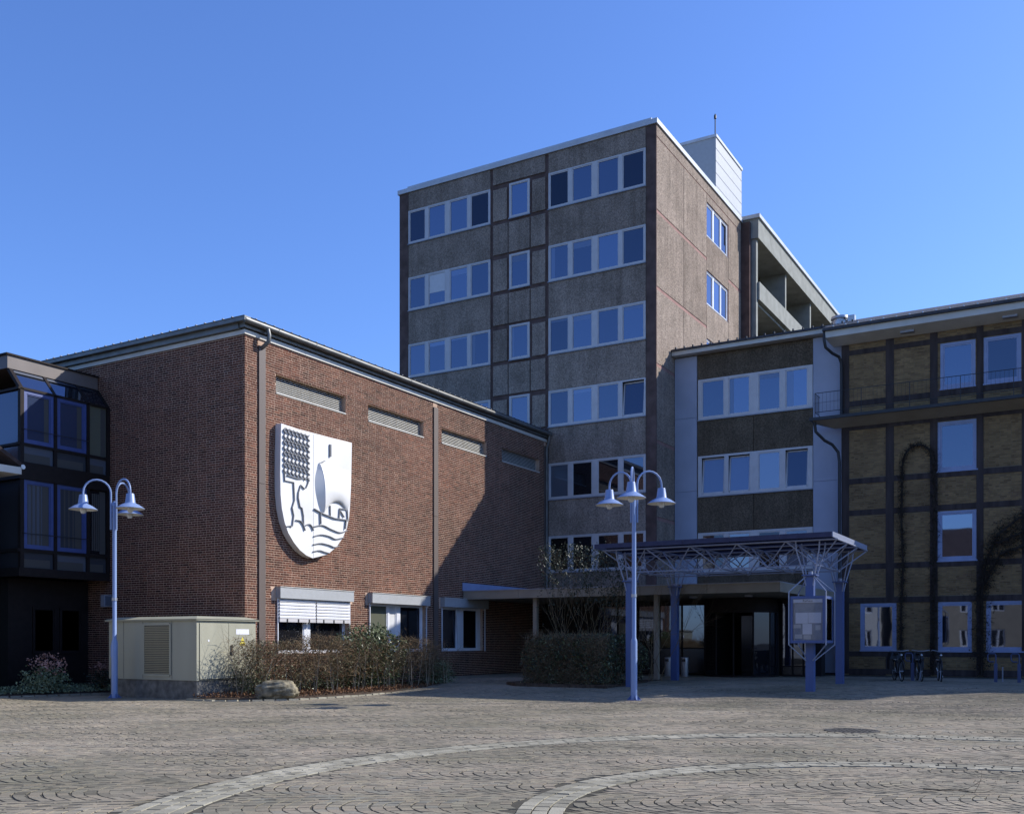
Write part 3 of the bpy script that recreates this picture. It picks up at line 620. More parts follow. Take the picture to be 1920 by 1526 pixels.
for (z0,z1,lz0,lz1,lvl) in ((7.58,9.17,7.0,7.5,1),(4.40,6.48,3.82,4.30,0)):
    for i,(a0,a1) in enumerate(ax):
        if i<2:
            wo=window(bay,fG,a0,a1,z0,z1,[(.11,.89)],'bay_frame',(('pane_bay','pane_bay') if lvl else ('pane_pale','pane_mute'))[i:i+1],.10,-.02,sillm=None,sash=.03)
        else:
            q=MB(); hbox(q,fG,a0,a1,z0,z1,-.07,-.05); part('pane',q,'pane_green' if lvl else 'pane_lo',bay)
        q=MB(); hbox(q,fG,a0,a1,lz0,lz1,-.07,-.05); part('pane',q,('pane_mute','pane_pale')[(i+lvl)%2],bay)
        if lvl:
            q=MB(); q.hexa([(a0,GB+.02,9.24),(a1,GB+.02,9.24),(a1,GB+.04,9.24),(a0,GB+.04,9.24)],[(a0,GB+.58,9.87),(a1,GB+.58,9.87),(a1,GB+.6,9.87),(a0,GB+.6,9.87)]); part('sloped_pane',q,'pane',bay)
    for i,(a0,a1) in enumerate(ax):                       # curtains and blinds standing right behind the panes
        q=MB(); c0_=a1-(a1-a0)*(.30 if lvl else .36); hbox(q,fG,c0_,a1-(.13 if i<2 else .02),z0+.1,z1-.1,-.049,-.047) if i<2 else hbox(q,fG,c0_,a1-.02,z0+.03,z1-.03,-.049,-.047); part('curtain',q,'pane_curtain',bay)
        q=MB(); hbox(q,fG,a0+.02,a1-.1,lz0+.02,lz0+(lz1-lz0)*.55,-.049,-.047); part('curtain',q,'pane_curtain',bay)
        if not lvl:
            for k in range(5):
                q=MB(); u_=a0+.13+k*(a1-a0-.3)/5; hbox(q,fG,u_,u_+.05,z0+.12,z1-.12,-.0485,-.0465); part('curtain',q,'pane_curtain',bay)
    for j in range(3):                                   # side of the bay
        b0=GB+.15+j*1.2; q=MB(); q.box(GA+.05,GA+.07,b0,b0+1.1,lz0,z1-.02); part('pane',q,'pane_mute',bay)
        q=MB(); q.box(GA-.03,GA+.09,b0+1.1,b0+1.2,lz0,z1); part('mullion',q,'bronze',bay)
mb=MB().box(18.3,21.46,28.45,38,9.87,10.27); part('roof_fascia',mb,'mauve',bay)
mb=MB().box(18.24,21.46,28.4,38,10.27,10.32); part('roof_edge',mb,'bronze',bay)
for z in (7.98,4.85):
    mb=MB().tube([(18.4,GB-.08,z),(20.65,GB-.08,z)],.012,6); part('handrail',mb,'black',bay)
for a0,a1 in ((19.45,20.25),(20.4,21.2)):
    window(bay,lambda u,v,d:(u,28.95-d,v),a0,a1,1.2,2.7,[(.06,.94)],'bronze',('pane',),.06,.03,sillm=None)
lb=thing('wall_lamp_box','small square grey box lamp on the dark post beside the brick hall','wall lamp',(21.3,GB-.1,2.9))
mb=MB().box(21.12,21.42,GB-.22,GB-.04,2.72,3.1); part('housing',mb,'sill',lb); mb=MB().box(21.15,21.39,GB-.24,GB-.22,2.75,3.07); part('lens',mb,'pane_pale',lb)
th=thing('tiled_house','corner of a red tiled eave with pale gutter at the left edge','house',(17.0,26.8,0))
mb=MB().box(9,16.9,27.0,36,0,6.5); part('wall',mb,'render_w',th)
mb=MB().hexa([(17.6,26.7,6.62),(17.6,36,6.62),(9,36,11.4),(9,26.7,11.4)],[(17.6,26.7,6.74),(17.6,36,6.74),(9,36,11.55),(9,26.7,11.55)]); part('roof',mb,'tile',th)
mb=MB().box(16.9,17.62,26.72,36,6.4,6.6); part('eave_board',mb,'eave',th)
mb=MB().tube([(17.66,26.7,6.62),(17.66,36,6.62)],.07,8); part('gutter',mb,'flue',th,True)
# ------------------------------------------------------------------ flat porch with revolving door
por=thing('entrance_porch','flat beige porch with dark glazing and a round revolving door between hall and tower','entrance',(33.3,9.2,.24))
PF=33.28
mb=MB(); mb.box(PF,40.2,9.2,HB-.02,3.27,3.55); mb.box(40.2,42.38,9.2,16.4,3.27,3.55); part('roof_slab',mb,'conc_beige',por)
for k in range(5):
    b0=9.19+k*2.52; q=MB().box(PF-.03,PF-.002,b0,min(b0+2.505,HB-.02),3.26,3.58); part('fascia_panel',q,'conc_beige',por)
q=MB().box(PF-.03,42.3,9.165,9.198,3.26,3.58); part('fascia_panel',q,'conc_beige',por)
q=MB().box(PF-.06,40.2,9.16,HB-.02,3.58,3.61); part('roof_edge',q,'sill',por)
q=MB().box(33.2,40.2,HB-.05,HB-.018,3.62,3.93); part('flashing',q,'frame_blue',por)
for b in (18.7,13.72):
    q=MB().box(33.55,33.72,b-.08,b+.08,G(33.6),3.27); part('post',q,'conc_beige',por)
GX=38.5; fP=lambda u,v,d:(GX-d,u,v); zb=.26
q=MB().box(39.6,40.2,9.3,21.7,0,3.26); part('back_wall',q,'black',por)
def glazing(b1,b0,n,low,pm):
    step=(b1-b0)/n
    for k in range(n):
        u1=b1-k*step; u0=u1-step
        fr=MB()
        for x in ((u0,u0+.035,zb,3.26),(u1-.035,u1,zb,3.26),(u0+.035,u1-.035,zb,zb+.07),(u0+.035,u1-.035,low,low+.05),(u0+.035,u1-.035,3.05,3.26)): hbox(fr,fP,*x,-.04,.03)
        f=part('window_frame',fr,'bronze',por)
        q=MB(); hbox(q,fP,u0+.035,u1-.035,low+.05,3.05,-.01,.005); part('pane',q,pm[k%len(pm)],f)
        q=MB(); hbox(q,fP,u0+.035,u1-.035,zb+.07,low,-.01,.005); part('pane',q,'pane_dark',f)
b_=lambda px:PA(px,1200,GX)[0]
glazing(18.4,b_(1237),3,1.25,['pane_lo']); glazing(b_(1237),b_(1322),2,1.30,['pane_mid']); glazing(b_(1466),9.3,3,.62,['pane_mid','pane_lo'])
rc=b_(1392); rr=1.42; cx=GX-.15
dr=MB(); dr.lathe([(rr+.02,2.70),(rr+.02,2.76),(rr,2.77),(rr,3.25)],(cx,rc,0),28)
rd=part('revolving_door',dr,'bronze',por,True); part('base_ring',MB().lathe([(rr+.03,zb-.02),(rr+.03,zb+.04)],(cx,rc,0),28),'bronze',rd)
for k in range(12):
    t=2*math.pi*k/12+.1; x,y=cx+rr*math.cos(t),rc+rr*math.sin(t)
    q=MB().tube([(x,y,zb),(x,y,2.74)],.035,6); part('door_post',q,'bronze',rd)
    t2=t+2*math.pi/12
    if k in (5,6): continue
    q=MB(); x2,y2=cx+rr*math.cos(t2),rc+rr*math.sin(t2); n_=Vector((y2-y,x-x2,0)).normalized()*.01
    q.hexa([(x-n_.x,y-n_.y,zb+.05),(x2-n_.x,y2-n_.y,zb+.05),(x2+n_.x,y2+n_.y,zb+.05),(x+n_.x,y+n_.y,zb+.05)],[(x-n_.x,y-n_.y,2.72),(x2-n_.x,y2-n_.y,2.72),(x2+n_.x,y2+n_.y,2.72),(x+n_.x,y+n_.y,2.72)]); part('curved_pane',q,'pane_lo',rd)
for k in range(3):
    t=.55+2.094*k; q=MB(); x,y=cx+1.3*math.cos(t),rc+1.3*math.sin(t); n_=Vector((-math.sin(t),math.cos(t),0))*.02
    q.hexa([(cx-n_.x,rc-n_.y,zb+.03),(x-n_.x,y-n_.y,zb+.03),(x+n_.x,y+n_.y,zb+.03),(cx+n_.x,rc+n_.y,zb+.03)],[(cx-n_.x,rc-n_.y,2.6),(x-n_.x,y-n_.y,2.6),(x+n_.x,y+n_.y,2.6),(cx+n_.x,rc+n_.y,2.6)]); part('door_leaf',q,'pane_dark',rd)
for b in (13.0,10.9):
    q=MB().lathe([(.14,0),(.16,.05),(.16,.07)],(35.4,b,3.2),14); part('ceiling_light',q,'sill',por)
# ------------------------------------------------------------------ steel canopy
cp=thing('space_frame_canopy','pale blue steel tube canopy on four blue columns in front of the entrance','canopy',(29.2,7.17,.16))
c0,c1,d0,d1=28.4,33.1,6.38,13.67
cols=[(29.2,12.8),(29.2,7.17),(33.0,12.78),(33.0,7.17)]
for x,y in cols:
    q=MB().box(x-.115,x+.115,y-.115,y+.115,G(x)-.03,3.48); c=part('column',q,'blue',cp)
    q=MB().box(x-.2,x+.2,y-.2,y+.2,3.48,3.52); part('cap_plate',q,'blue',c)
    for sx,sy in ((1,1),(1,-1),(-1,1),(-1,-1)):
        q=MB().tube([(x+.1*sx,y+.1*sy,3.2),(x+.16*sx,y+.16*sy,3.55),(x+.32*sx,y+.32*sy,4.2),(x+.34*sx,y+.34*sy,4.46)],.022,6); part('bracket',q,'strut',c,True)
    q=MB().tube([(x,y,3.5),(x,y,3.62)],.07,8); part('neck',q,'strut',c)
for k in range(5):
    b0=d0+k*(d1-d0)/5; q=MB().box(c0,c1,b0+.006,b0+(d1-d0)/5-.006,4.56,4.575); part('roof_panel',q,'roof_glass',cp)
    q=MB().box(c0-.03,c0-.002,b0+.004,b0+(d1-d0)/5-.004,4.50,4.645); part('edge_trim',q,'navy',cp)
for y in (d0-.03,d1+.002): part('edge_trim',MB().box(c0-.03,c1,y,y+.028,4.50,4.645),'strut',cp)
for x in (29.3,30.5,31.7,32.8): part('purlin',MB().box(x-.04,x+.04,d0+.01,d1-.01,4.485,4.555),'navy',cp)
TBn=[6.30+1.44*k for k in range(6)]; TAn=[28.65,30.05,31.45,32.85]; tz=4.46; bz=3.80
BBn=[7.02+1.44*k for k in range(5)]; BAn=[29.35,30.75,32.15]
def strut(p,q,r=.019,cache={}):
    p,q=Vector(p),Vector(q); L=(q-p).length; key=(round(L,2),r)
    if key not in cache: cache[key]=MB().tube([(0,0,0),(0,0,L)],r,6).mesh('strut','strut',True)
    o=put('strut',cache[key],None); o.location=p; o.rotation_euler=(q-p).to_track_quat('Z','Y').to_euler(); o.parent=cp; o.matrix_parent_inverse=Matrix.Translation(-Vector(cp['org']))
for x in TAn: strut((x,TBn[0],tz),(x,TBn[-1],tz),.024)
for y in TBn: strut((TAn[0],y,tz),(TAn[-1],y,tz),.024)
for x in BAn: strut((x,BBn[0],bz),(x,BBn[-1],bz),.022)
for y in BBn: strut((BAn[0],y,bz),(BAn[-1],y,bz),.022)
for x in BAn:
    for y in BBn:
        for sx in (-.7,.7):
            for sy in (-.72,.72): strut((x+sx,y+sy,tz),(x,y,bz))
pr=MB().lathe([(.01,-.05),(.045,-.03),(.05,0),(.045,.03),(.01,.05)],(0,0,0),10).mesh('node','strut',True)
for x in BAn:
    for y in BBn: put('node',pr,cp,loc=(x,y,bz))
# notice case round the front right column
nb=thing('notice_case','blue four-sided glazed notice case with white papers fixed round the canopy column','notice board',(29.2,7.13,1.5))
n0,n1,m0,m1,z0,z1=28.7,29.7,6.64,7.62,1.55,2.89
fr=MB()
for x in (n0,n1-.07):
    for y in (m0,m1-.07): fr.box(x,x+.07,y,y+.07,z0,z1)
for z in (z0,z1-.08):
    fr.box(n0+.003,n1-.003,m0+.07,m1-.07,z,z+.08) ; fr.box(n0+.07,n1-.07,m0+.003,m0+.07,z,z+.08); fr.box(n0+.07,n1-.07,m1-.07,m1-.003,z,z+.08)
part('frame',fr,'blue',nb)
part('back_board',MB().box(n0+.06,n0+.08,m0+.07,m1-.07,z0+.08,z1-.08),'sill',nb); part('back_board',MB().box(n0+.08,n1-.08,m0+.06,m0+.08,z0+.08,z1-.08),'pane_lo',nb); part('back_board',MB().box(n0+.08,n1-.08,m1-.08,m1-.06,z0+.08,z1-.08),'pane_lo',nb)
part('header',MB().box(n0+.018,n0+.05,m0+.08,m1-.08,z1-.19,z1-.09),'paper',nb)
part('header',MB().box(n0+.08,n1-.08,m0+.018,m0+.05,z1-.19,z1-.09),'paper',nb); part('header',MB().box(n0+.08,n1-.08,m0+.018,m0+.05,z1-.31,z1-.22),'paper',nb)
for (y0,y1,w0,w1) in ((6.76,7.12,2.12,2.42),(7.13,7.48,2.11,2.42),(7.02,7.28,1.80,2.10),(7.33,7.55,1.98,2.08),(6.78,6.92,1.92,2.06),(7.3,7.5,1.68,1.8),(7.05,7.25,1.66,1.78)):
    part('notice_sheet',MB().box(n0+.05,n0+.058,y0,y1,w0,w1),'paper' if w1>2.09 else 'frame',nb)
part('notice_sheet',MB().box(28.9,29.05,m0+.05,m0+.058,2.0,2.25),'paper',nb)
part('glass_pane',MB().box(n0+.006,n0+.010,m0+.07,m1-.07,z0+.08,z1-.08),'clear',nb); part('glass_pane',MB().box(n0+.07,n1-.07,m0+.006,m0+.010,z0+.08,z1-.08),'clear',nb)
cu=bpy.data.curves.new('lettering','FONT'); cu.body='Rathaus'; cu.size=.088; cu.extrude=.001; cu.align_x='CENTER'; cu.align_y='CENTER'
to=bpy.data.objects.new('tmp',cu); COL.objects.link(to); dg=bpy.context.evaluated_depsgraph_get(); me=bpy.data.meshes.new_from_object(to.evaluated_get(dg)); bpy.data.objects.remove(to)
me.name='lettering'; me.materials.clear(); me.materials.append(M['ink']); put('lettering',me,nb,loc=(n0+.015,7.13,z1-.14),rot=(rad(90),0,rad(-90)))
for sx,sy in ((1,1),(1,-1),(-1,1),(-1,-1)):
    ex,ey=29.2+.53*sx,7.13+.52*sy
    q=MB().tube([(29.2+.1*sx,7.17+.1*sy,3.47),(ex,ey,3.02),(ex,ey,1.5),(29.2+.12*sx,7.17+.1*sy,1.05)],.02,6); part('stay_rod',q,'strut',nb)
# ------------------------------------------------------------------ street lamps
def make_lamp(name,label):
    t=lthing(name,label,'street lamp',group='three-armed street lamps on the square')
    mb=MB().lathe([(.088,0),(.088,1.55),(.075,1.62),(.058,1.66),(.058,5.42),(.07,5.43),(.07,5.5),(.03,5.56)],(0,0,0),14); part('pole',mb,'lampblue',t,True)
    q=MB()
    for k in range(4):
        c,s=math.cos(k*math.pi/2+.4),math.sin(k*math.pi/2+.4); nx,ny=-s*.008,c*.008
        q.add([(c*.085+nx,s*.085+ny,.0),(c*.2+nx,s*.2+ny,.0),(c*.085+nx,s*.085+ny,.13),(c*.085-nx,s*.085-ny,.0),(c*.2-nx,s*.2-ny,.0),(c*.085-nx,s*.085-ny,.13)],[(0,1,2),(5,4,3),(0,3,4,1),(1,4,5,2),(2,5,3,0)])
    q.lathe([(.2,-.01),(.2,.012)],(0,0,0),16); part('base_flange',q,'blue',t)
    part('access_cover',MB().box(.075,.1,-.035,.035,1.15,1.5),'lampblue',t); part('collar',MB().lathe([(.075,2.75),(.075,2.83)],(0,0,0),14),'steel',t)
    for k in range(3):
        an=2*math.pi*k/3; c,s=math.cos(an),math.sin(an); pt=[(.095,4.75),(.095,5.78)]+[(.455-.36*math.cos(u),5.78+.36*math.sin(u)) for u in [math.pi*i/10 for i in range(1,11)]]+[(.815,5.70)]
        part('arm',MB().tube([(c*r,s*r,z) for r,z in pt],.027,8),'lampblue',t,True)
        x,y=c*.815,s*.815
        hd=put('lamp_head',MB().lathe([(.04,5.71),(.10,5.70),(.105,5.685),(.138,5.45),(.145,5.435),(.25,5.385),(.385,5.29),(.385,5.283)],(x,y,0),24,cap=False).mesh('lamp_head','lampblue',True),t)
        put('reflector',MB().lathe([(.383,5.284),(.24,5.372),(.13,5.40),(.01,5.41)],(x,y,0),24,cap=False).mesh('reflector','white_in',True),hd)
        put('bulb',MB().lathe([(.005,5.165),(.055,5.18),(.085,5.23),(.09,5.3),(.07,5.4)],(x,y,0),16,cap=False).mesh('bulb','opal',True),hd)
    return t
def armrot(pos,phi):
    d=Vector((-pos[0],-pos[1])).normalized(); e=Vector((RX,LX)); e=(e-d*e.dot(d)).normalized(); t=rad(phi); v_=d*math.cos(t)+e*math.sin(t); return math.atan2(v_.y,v_.x)
l1=make_lamp('street_lamp','pale blue three-armed street lamp on the open paving before the canopy'); p=(24.71,10.73); l1.location=(*p,G(p[0])+.0); l1.rotation_euler=(0,0,armrot(p,-5))
l2=copy_tree(l1); l2['label']='pale blue three-armed street lamp at the left beside the green cabinet'; p=(18.66,24.01); l2.location=(*p,0); l2.rotation_euler=(0,0,armrot(p,-90))
# ------------------------------------------------------------------ transformer cabinet
tc=thing('transformer_cabinet','grey-green transformer cabinet with double doors at the corner of the brick hall','cabinet',(19.2,21.3,.1))
A0,A1,B0,B1=19.2,21.42,21.3,24.95; fD=lambda u,v,d:(u,B0-d,v); fE=lambda u,v,d:(A0-d,u,v)
part('body',MB().box(A0,A1,B0,B1,.52,2.18),'cab',tc)
part('plinth',MB().box(A0+.03,A1-.03,B0+.03,B1-.03,-.02,.52),'plinth',tc)
mb=MB(); mb.box(A0-.07,A1+.07,B0-.07,B1+.1,2.18,2.22); mb.hexa([(A0-.09,B0-.09,2.22),(A1+.07,B0-.09,2.22),(A1+.07,B1+.12,2.22),(A0-.09,B1+.12,2.22)],[(A0+.2,B0+.2,2.3),(A1-.2,B0+.2,2.3),(A1-.2,B1-.2,2.3),(A0+.2,B1-.2,2.3)]); part('roof',mb,'cab',tc)
dx=[PB(px,1200,B0)[0] for px in (373.5,428,477.5)]
for i in range(2):
    q=MB(); hbox(q,fD,dx[i]+.008,dx[i+1]-.008,.56,2.10,-.01,.018); d=part('door',q,'cab',tc)
    if i==0: part('round_badge',MB().tube([(dx[0]+.32,B0-.018,1.62),(dx[0]+.32,B0-.022,1.62)],.03,10),'paper',d)
    else:
        q=MB(); hbox(q,fD,dx[1]+.28,dx[1]+.78,1.80,1.95,.018,.022); part('sign_plate',q,'paper',d)
        q=MB(); hbox(q,fD,dx[1]+.42,dx[1]+.63,1.49,1.57,.018,.022); q.prism([(dx[1]+.44,1.58),(dx[1]+.61,1.58),(dx[1]+.525,1.73)],lambda u,v,dd:fD(u,v,dd),.018,.022); part('warning_sign',q,'yellow',d)
        q=MB(); hbox(q,fD,dx[1]+.08,dx[1]+.13,1.32,1.5,.018,.05); hbox(q,fD,dx[1]+.06,dx[1]+.17,1.22,1.32,.018,.045); part('handle',q,'black',d)
    part('door_gap',(lambda q:(hbox(q,fD,dx[i]-.006,dx[i]+.006,.55,2.12,-.02,.004),q)[1])(MB()),'black',tc)
part('door_gap',(lambda q:(hbox(q,fD,dx[0],dx[2],.535,.555,-.02,.012),q)[1])(MB()),'black',tc)
q=MB(); 
for z in ((22.30,22.36,.66,2.09),(23.40,23.46,.66,2.09),(22.36,23.40,.62,.68),(22.36,23.40,2.05,2.12)): hbox(q,fE,*z,-.02,.03)
vg=part('vent_panel',q,'cab',tc); q=MB(); hbox(q,fE,22.36,23.40,.68,2.05,-.002,.004); part('vent_back',q,'black',vg)
pr=MB().hexa([(0,0,0),(-.004,0,0),(-.004,1.04,0),(0,1.04,0)],[(-.022,0,.034),(-.026,0,.034),(-.026,1.04,.034),(-.022,1.04,.034)]).mesh('slat','cab')
for k in range(27): put('slat',pr,vg,loc=(A0-.004,22.36,.69+k*.05))
for b in (22.28,23.48,24.3):
    q=MB(); hbox(q,fE,b-.006,b+.006,.54,2.17,-.004,.006); part('panel_joint',q,'plinth',tc)
# ------------------------------------------------------------------ coat of arms
ca=thing('coat_of_arms','large white metal shield with a tree and a sailing boat on the sunny brick wall','coat of arms',(24.5,HB,4.2))
CB=HB-.25
def S(zx,zy): return PB(490+zx/5.085,770+zy/5.0867,CB)
out=[(190,120),(350,175),(500,214),(680,262),(863,306),(860,500),(856,700),(846,900),(838,1010),(815,1120),(775,1215),(715,1300),(630,1370),(490,1405)]
lf=[(430,1378),(370,1330),(310,1255),(258,1165),(222,1060),(196,930),(184,800),(180,600),(184,350)]
poly=[S(*p) for p in out+lf]
fC=lambda u,v,d:(u,CB-d,v)
part('shield_plate',MB().prism(poly,fC,-.235,0),'crest',ca,True)
def fin(pts,parent=ca,name='relief_line',h=.085,t=.028,conv=True):
    h*=.42; t*=.72
    P=[Vector(S(*p)) if conv else Vector(p) for p in pts]; mb=MB(); k=0
    Lp=[];Rp=[]
    for i,p in enumerate(P):
        d=(P[min(i+1,len(P)-1)]-P[max(i-1,0)]).normalized(); n=Vector((-d.y,d.x))*t/2; Lp.append(p+n); Rp.append(p-n)
    for i in range(len(P)): 
        for q in (Lp[i],Rp[i]): mb.v.append(fC(q.x,q.y,0)); mb.v.append(fC(q.x,q.y,h))
    for i in range(len(P)-1):
        a,b=i*4,(i+1)*4
        mb.f+=[(a+1,b+1,b+3,a+3),(a,b,b+1,a+1),(a+2,a+3,b+3,b+2)]
    mb.f+=[(0,1,3,2),(len(P)*4-4,len(P)*4-2,len(P)*4-1,len(P)*4-3)]
    return part(name,mb,'fin',parent)
def sm(pts,n=4):                     # Catmull-Rom
    P=[pts[0]]+list(pts)+[pts[-1]]; o=[]
    for i in range(1,len(P)-2):
        for k in range(n):
            t=k/n; o.append(tuple(.5*((2*P[i][j])+(-P[i-1][j]+P[i+1][j])*t+(2*P[i-1][j]-5*P[i][j]+4*P[i+1][j]-P[i+2][j])*t*t+(-P[i-1][j]+3*P[i][j]-3*P[i+1][j]+P[i+2][j])*t**3) for j in (0,1)))
    return o+[pts[-1]]
for w_ in ([(495,1105),(575,1090),(660,1130),(745,1160),(812,1140)],[(495,1197),(560,1180),(640,1195),(700,1222),(778,1208)],[(490,1275),(560,1262),(640,1280),(690,1300),(735,1288)],[(490,1342),(545,1330),(600,1347),(645,1358)]): fin(sm(w_),name='wave',h=.13,t=.03)
trunk=[[(213,560),(217,665),(302,682),(310,850),(288,925),(303,1000),(290,1098)],[(447,640),(440,690),(420,738)],[(408,748),(370,708),(348,780),(346,830),(363,915),(382,928),(395,1000),(398,1090)],[(240,615),(345,648),(442,642)]]
for w_ in trunk: fin(w_,name='trunk_outline',h=.12)
for w_ in ([(236,1104),(262,1096),(290,1104)],[(325,1042),(365,1050),(392,1085),(412,1142)],[(418,1092),(448,1080),(472,1098),(492,1142)]): fin(sm(w_),name='ground_line',h=.13)
for c in range(7):                    # crown: rows of curling leaf fins
    for r in range(8):
        x=218+c*37; y=172+r*54+c*12
        if y>628: continue
        fin(sm([(x+10,y-8),(x-8,y+6),(x-6,y+26),(x+9,y+40),(x+6,y+52)],2),name='leaf_curl',h=.14,t=.036)
        if r%2==0 and c<6: fin(sm([(x+12,y+4),(x+28,y+10),(x+36,y+26)],2),name='leaf_curl',h=.14,t=.04)
for w_ in ([(498,935),(570,977),(690,1025),(826,1044)],[(556,968),(560,1082)],[(800,1040),(793,1128)]): fin(w_,name='hull_line',h=.15,t=.035)
for w_ in ([(650,905),(652,1003)],[(742,930),(735,1026)],[(812,925),(818,1036)],[(742,932),(800,940)],[(745,950),(785,1015)],[(548,502),(600,478)]): fin(w_,name='rigging',h=.12,t=.03)
for x in (648,657): fin([(x,320+(x-648)*.4),(x,440)],name='pennant_pole',h=.12,t=.025)
Lf=sm([(548,502),(556,620),(566,780),(590,975)],5); Rt=sm([(835,575),(832,700),(826,860),(808,962)],5); mb=MB(); nr=len(Lf); nc=9
fl=sm([(546,500),(512,640),(520,800),(577,968)],5)
bot=sm([(590,975),(618,925),(655,885),(705,868),(755,888),(785,925),(808,962)],4)
for i in range(nr):
    t=i/(nr-1); dep=.05+.20*math.sin(math.pi*min(1,t*1.02))**.8*(.55+.45*t)
    for j in range(nc):
        s=j/(nc-1); x=Lf[i][0]*(1-s)+Rt[i][0]*s; y=Lf[i][1]*(1-s)+Rt[i][1]*s
        by=np.interp(x,[p[0] for p in bot],[p[1] for p in bot]); y=y if t<.55 else y+(by-max(Lf[-1][1]*(1-s)+Rt[-1][1]*s,1))*((t-.55)/.45)
        u,v=S(x,y); mb.v.append(fC(u,v,dep*(1-.55*s*s)))
for i in range(nr-1):
    for j in range(nc-1): a=i*nc+j; mb.f.append((a,a+1,a+nc+1,a+nc))
part('sail',mb,'crest',ca,True)
mb=MB()
for i in range(nr):
    t=i/(nr-1); dep=.05+.20*math.sin(math.pi*min(1,t*1.02))**.8*(.55+.45*t)
    u,v=S(*fl[i]); mb.v.append(fC(u,v,.0)); u,v=S(*Lf[i]); mb.v.append(fC(u,v,dep-.004))
for i in range(nr-1): mb.f.append((2*i,2*i+1,2*i+3,2*i+2))
part('sail_edge',mb,'crest',ca,True)
for w_ in ([(497,225),(497,1400)],):
    P=[S(*p) for p in w_]; q=MB(); hbox(q,fC,P[0][0]-.006,P[0][0]+.006,P[1][1],P[0][1],0,.004); part('plate_joint',q,'cladding',ca)
# ------------------------------------------------------------------ beds, kerb, boulder
def poly_mesh(mb,pts,z0,z1): return mb.prism(pts,lambda u,v,d:(u,v,d),z0,z1)
bedA=[(19.0,21.28),(19.08,20.42),(19.6,19.6),(20.53,18.95),(22.0,18.78),(23.48,18.76),(25.2,18.85),(26.66,19.05),(28.4,19.5),(29.6,20.6),(30.0,21.80),(21.52,21.80),(21.48,21.28)]
bedB=[(14.0,27.6),(16.8,27.2),(18.2,26.55),(19.7,26.2),(21.48,26.0),(21.48,28.9),(14,28.9)]
bedC=[(28.3,13.2),(28.3,16.5),(28.9,17.2),(33.0,17.2),(33,13.2)]
for n_,b_ in (('planting_bed',bedA),('planting_bed',bedB)): struct(n_,poly_mesh(MB(),b_,-.05,.055),'soil')
struct('planting_bed',poly_mesh(MB(),bedC,0,.24),'soil')
def resample(pts,L):
    o=[];P=[Vector(p) for p in pts]; acc=0
    seg=[(P[i],P[i+1]) for i in range(len(P)-1)]; t=0
    for a,b in seg:
        d=(b-a).length
        while t<d: q=a+(b-a)*(t/d); o.append((q,(b-a).normalized())); t+=L
        t-=d
    return o
kerb=put('bed_kerb',None,None,'structure')
ks=[]
for k in range(5):
    kr=random.Random(k); l_,w_=.30+kr.uniform(-.02,.02),.145
    h_=[.062+kr.uniform(-.006,.006) for _ in range(4)]
    me=npmesh('kerb_stone',[(-l_/2,-w_/2,-.05),(l_/2,-w_/2,-.05),(l_/2,w_/2,-.05),(-l_/2,w_/2,-.05),(-l_/2+.01,-w_/2+.01,h_[0]),(l_/2-.012,-w_/2+.01,h_[1]),(l_/2-.01,w_/2-.01,h_[2]),(-l_/2+.012,w_/2-.012,h_[3])],[(4,5,6,7),(0,1,5,4),(1,2,6,5),(2,3,7,6),(3,0,4,7)],'granite',[k/5]*5); ks.append(me)
line=[(18.95,21.2),(19.0,20.36),(19.52,19.5),(20.49,18.85),(22.0,18.68),(23.48,18.66),(25.2,18.75),(26.66,18.95),(28.45,19.4),(29.7,20.5),(30.1,21.7)]
for ln_ in (line,[(14.0,27.5),(16.8,27.1),(18.16,26.45),(19.7,26.1),(21.4,25.9)]):
    for q,d in resample(ln_,.325): put('kerb_stone',R.choice(ks),kerb,loc=(q.x,q.y,-.02+R.uniform(-.006,.006)),rot=(R.uniform(-.03,.03),R.uniform(-.03,.03),math.atan2(d.y,d.x)+R.uniform(-.05,.05)))
import bmesh
from mathutils import noise
bm=bmesh.new(); bmesh.ops.create_icosphere(bm,subdivisions=5,radius=1)
for v_ in bm.verts:
    p=v_.co.copy(); 
    q=Vector((math.copysign(abs(p.x)**.75,p.x),math.copysign(abs(p.y)**.8,p.y),math.copysign(abs(p.z)**.72,p.z)))
    n_=noise.fractal(p*1.3+Vector((3,1,7)),1,2.1,5)*.16; n2=abs(noise.noise(Vector((p.x*.8,p.y*.8,p.z*3.6))))*.13
    v_.co=Vector((q.x*.57*(1-.12*p.z),q.y*.34,q.z*.27))*(1+n_-n2*(1 if p.z>-.2 else 0))
me=bpy.data.meshes.new('boulder'); bm.to_mesh(me); bm.free(); me.materials.append(M['stone']); me.polygons.foreach_set('use_smooth',[True]*len(me.polygons))
put('boulder',me,None,None,'rounded grey-brown boulder lying on the bed kerb in front of the hedge','boulder',loc=(20.22,19.32,.27),rot=(.05,-.06,rad(-52)))
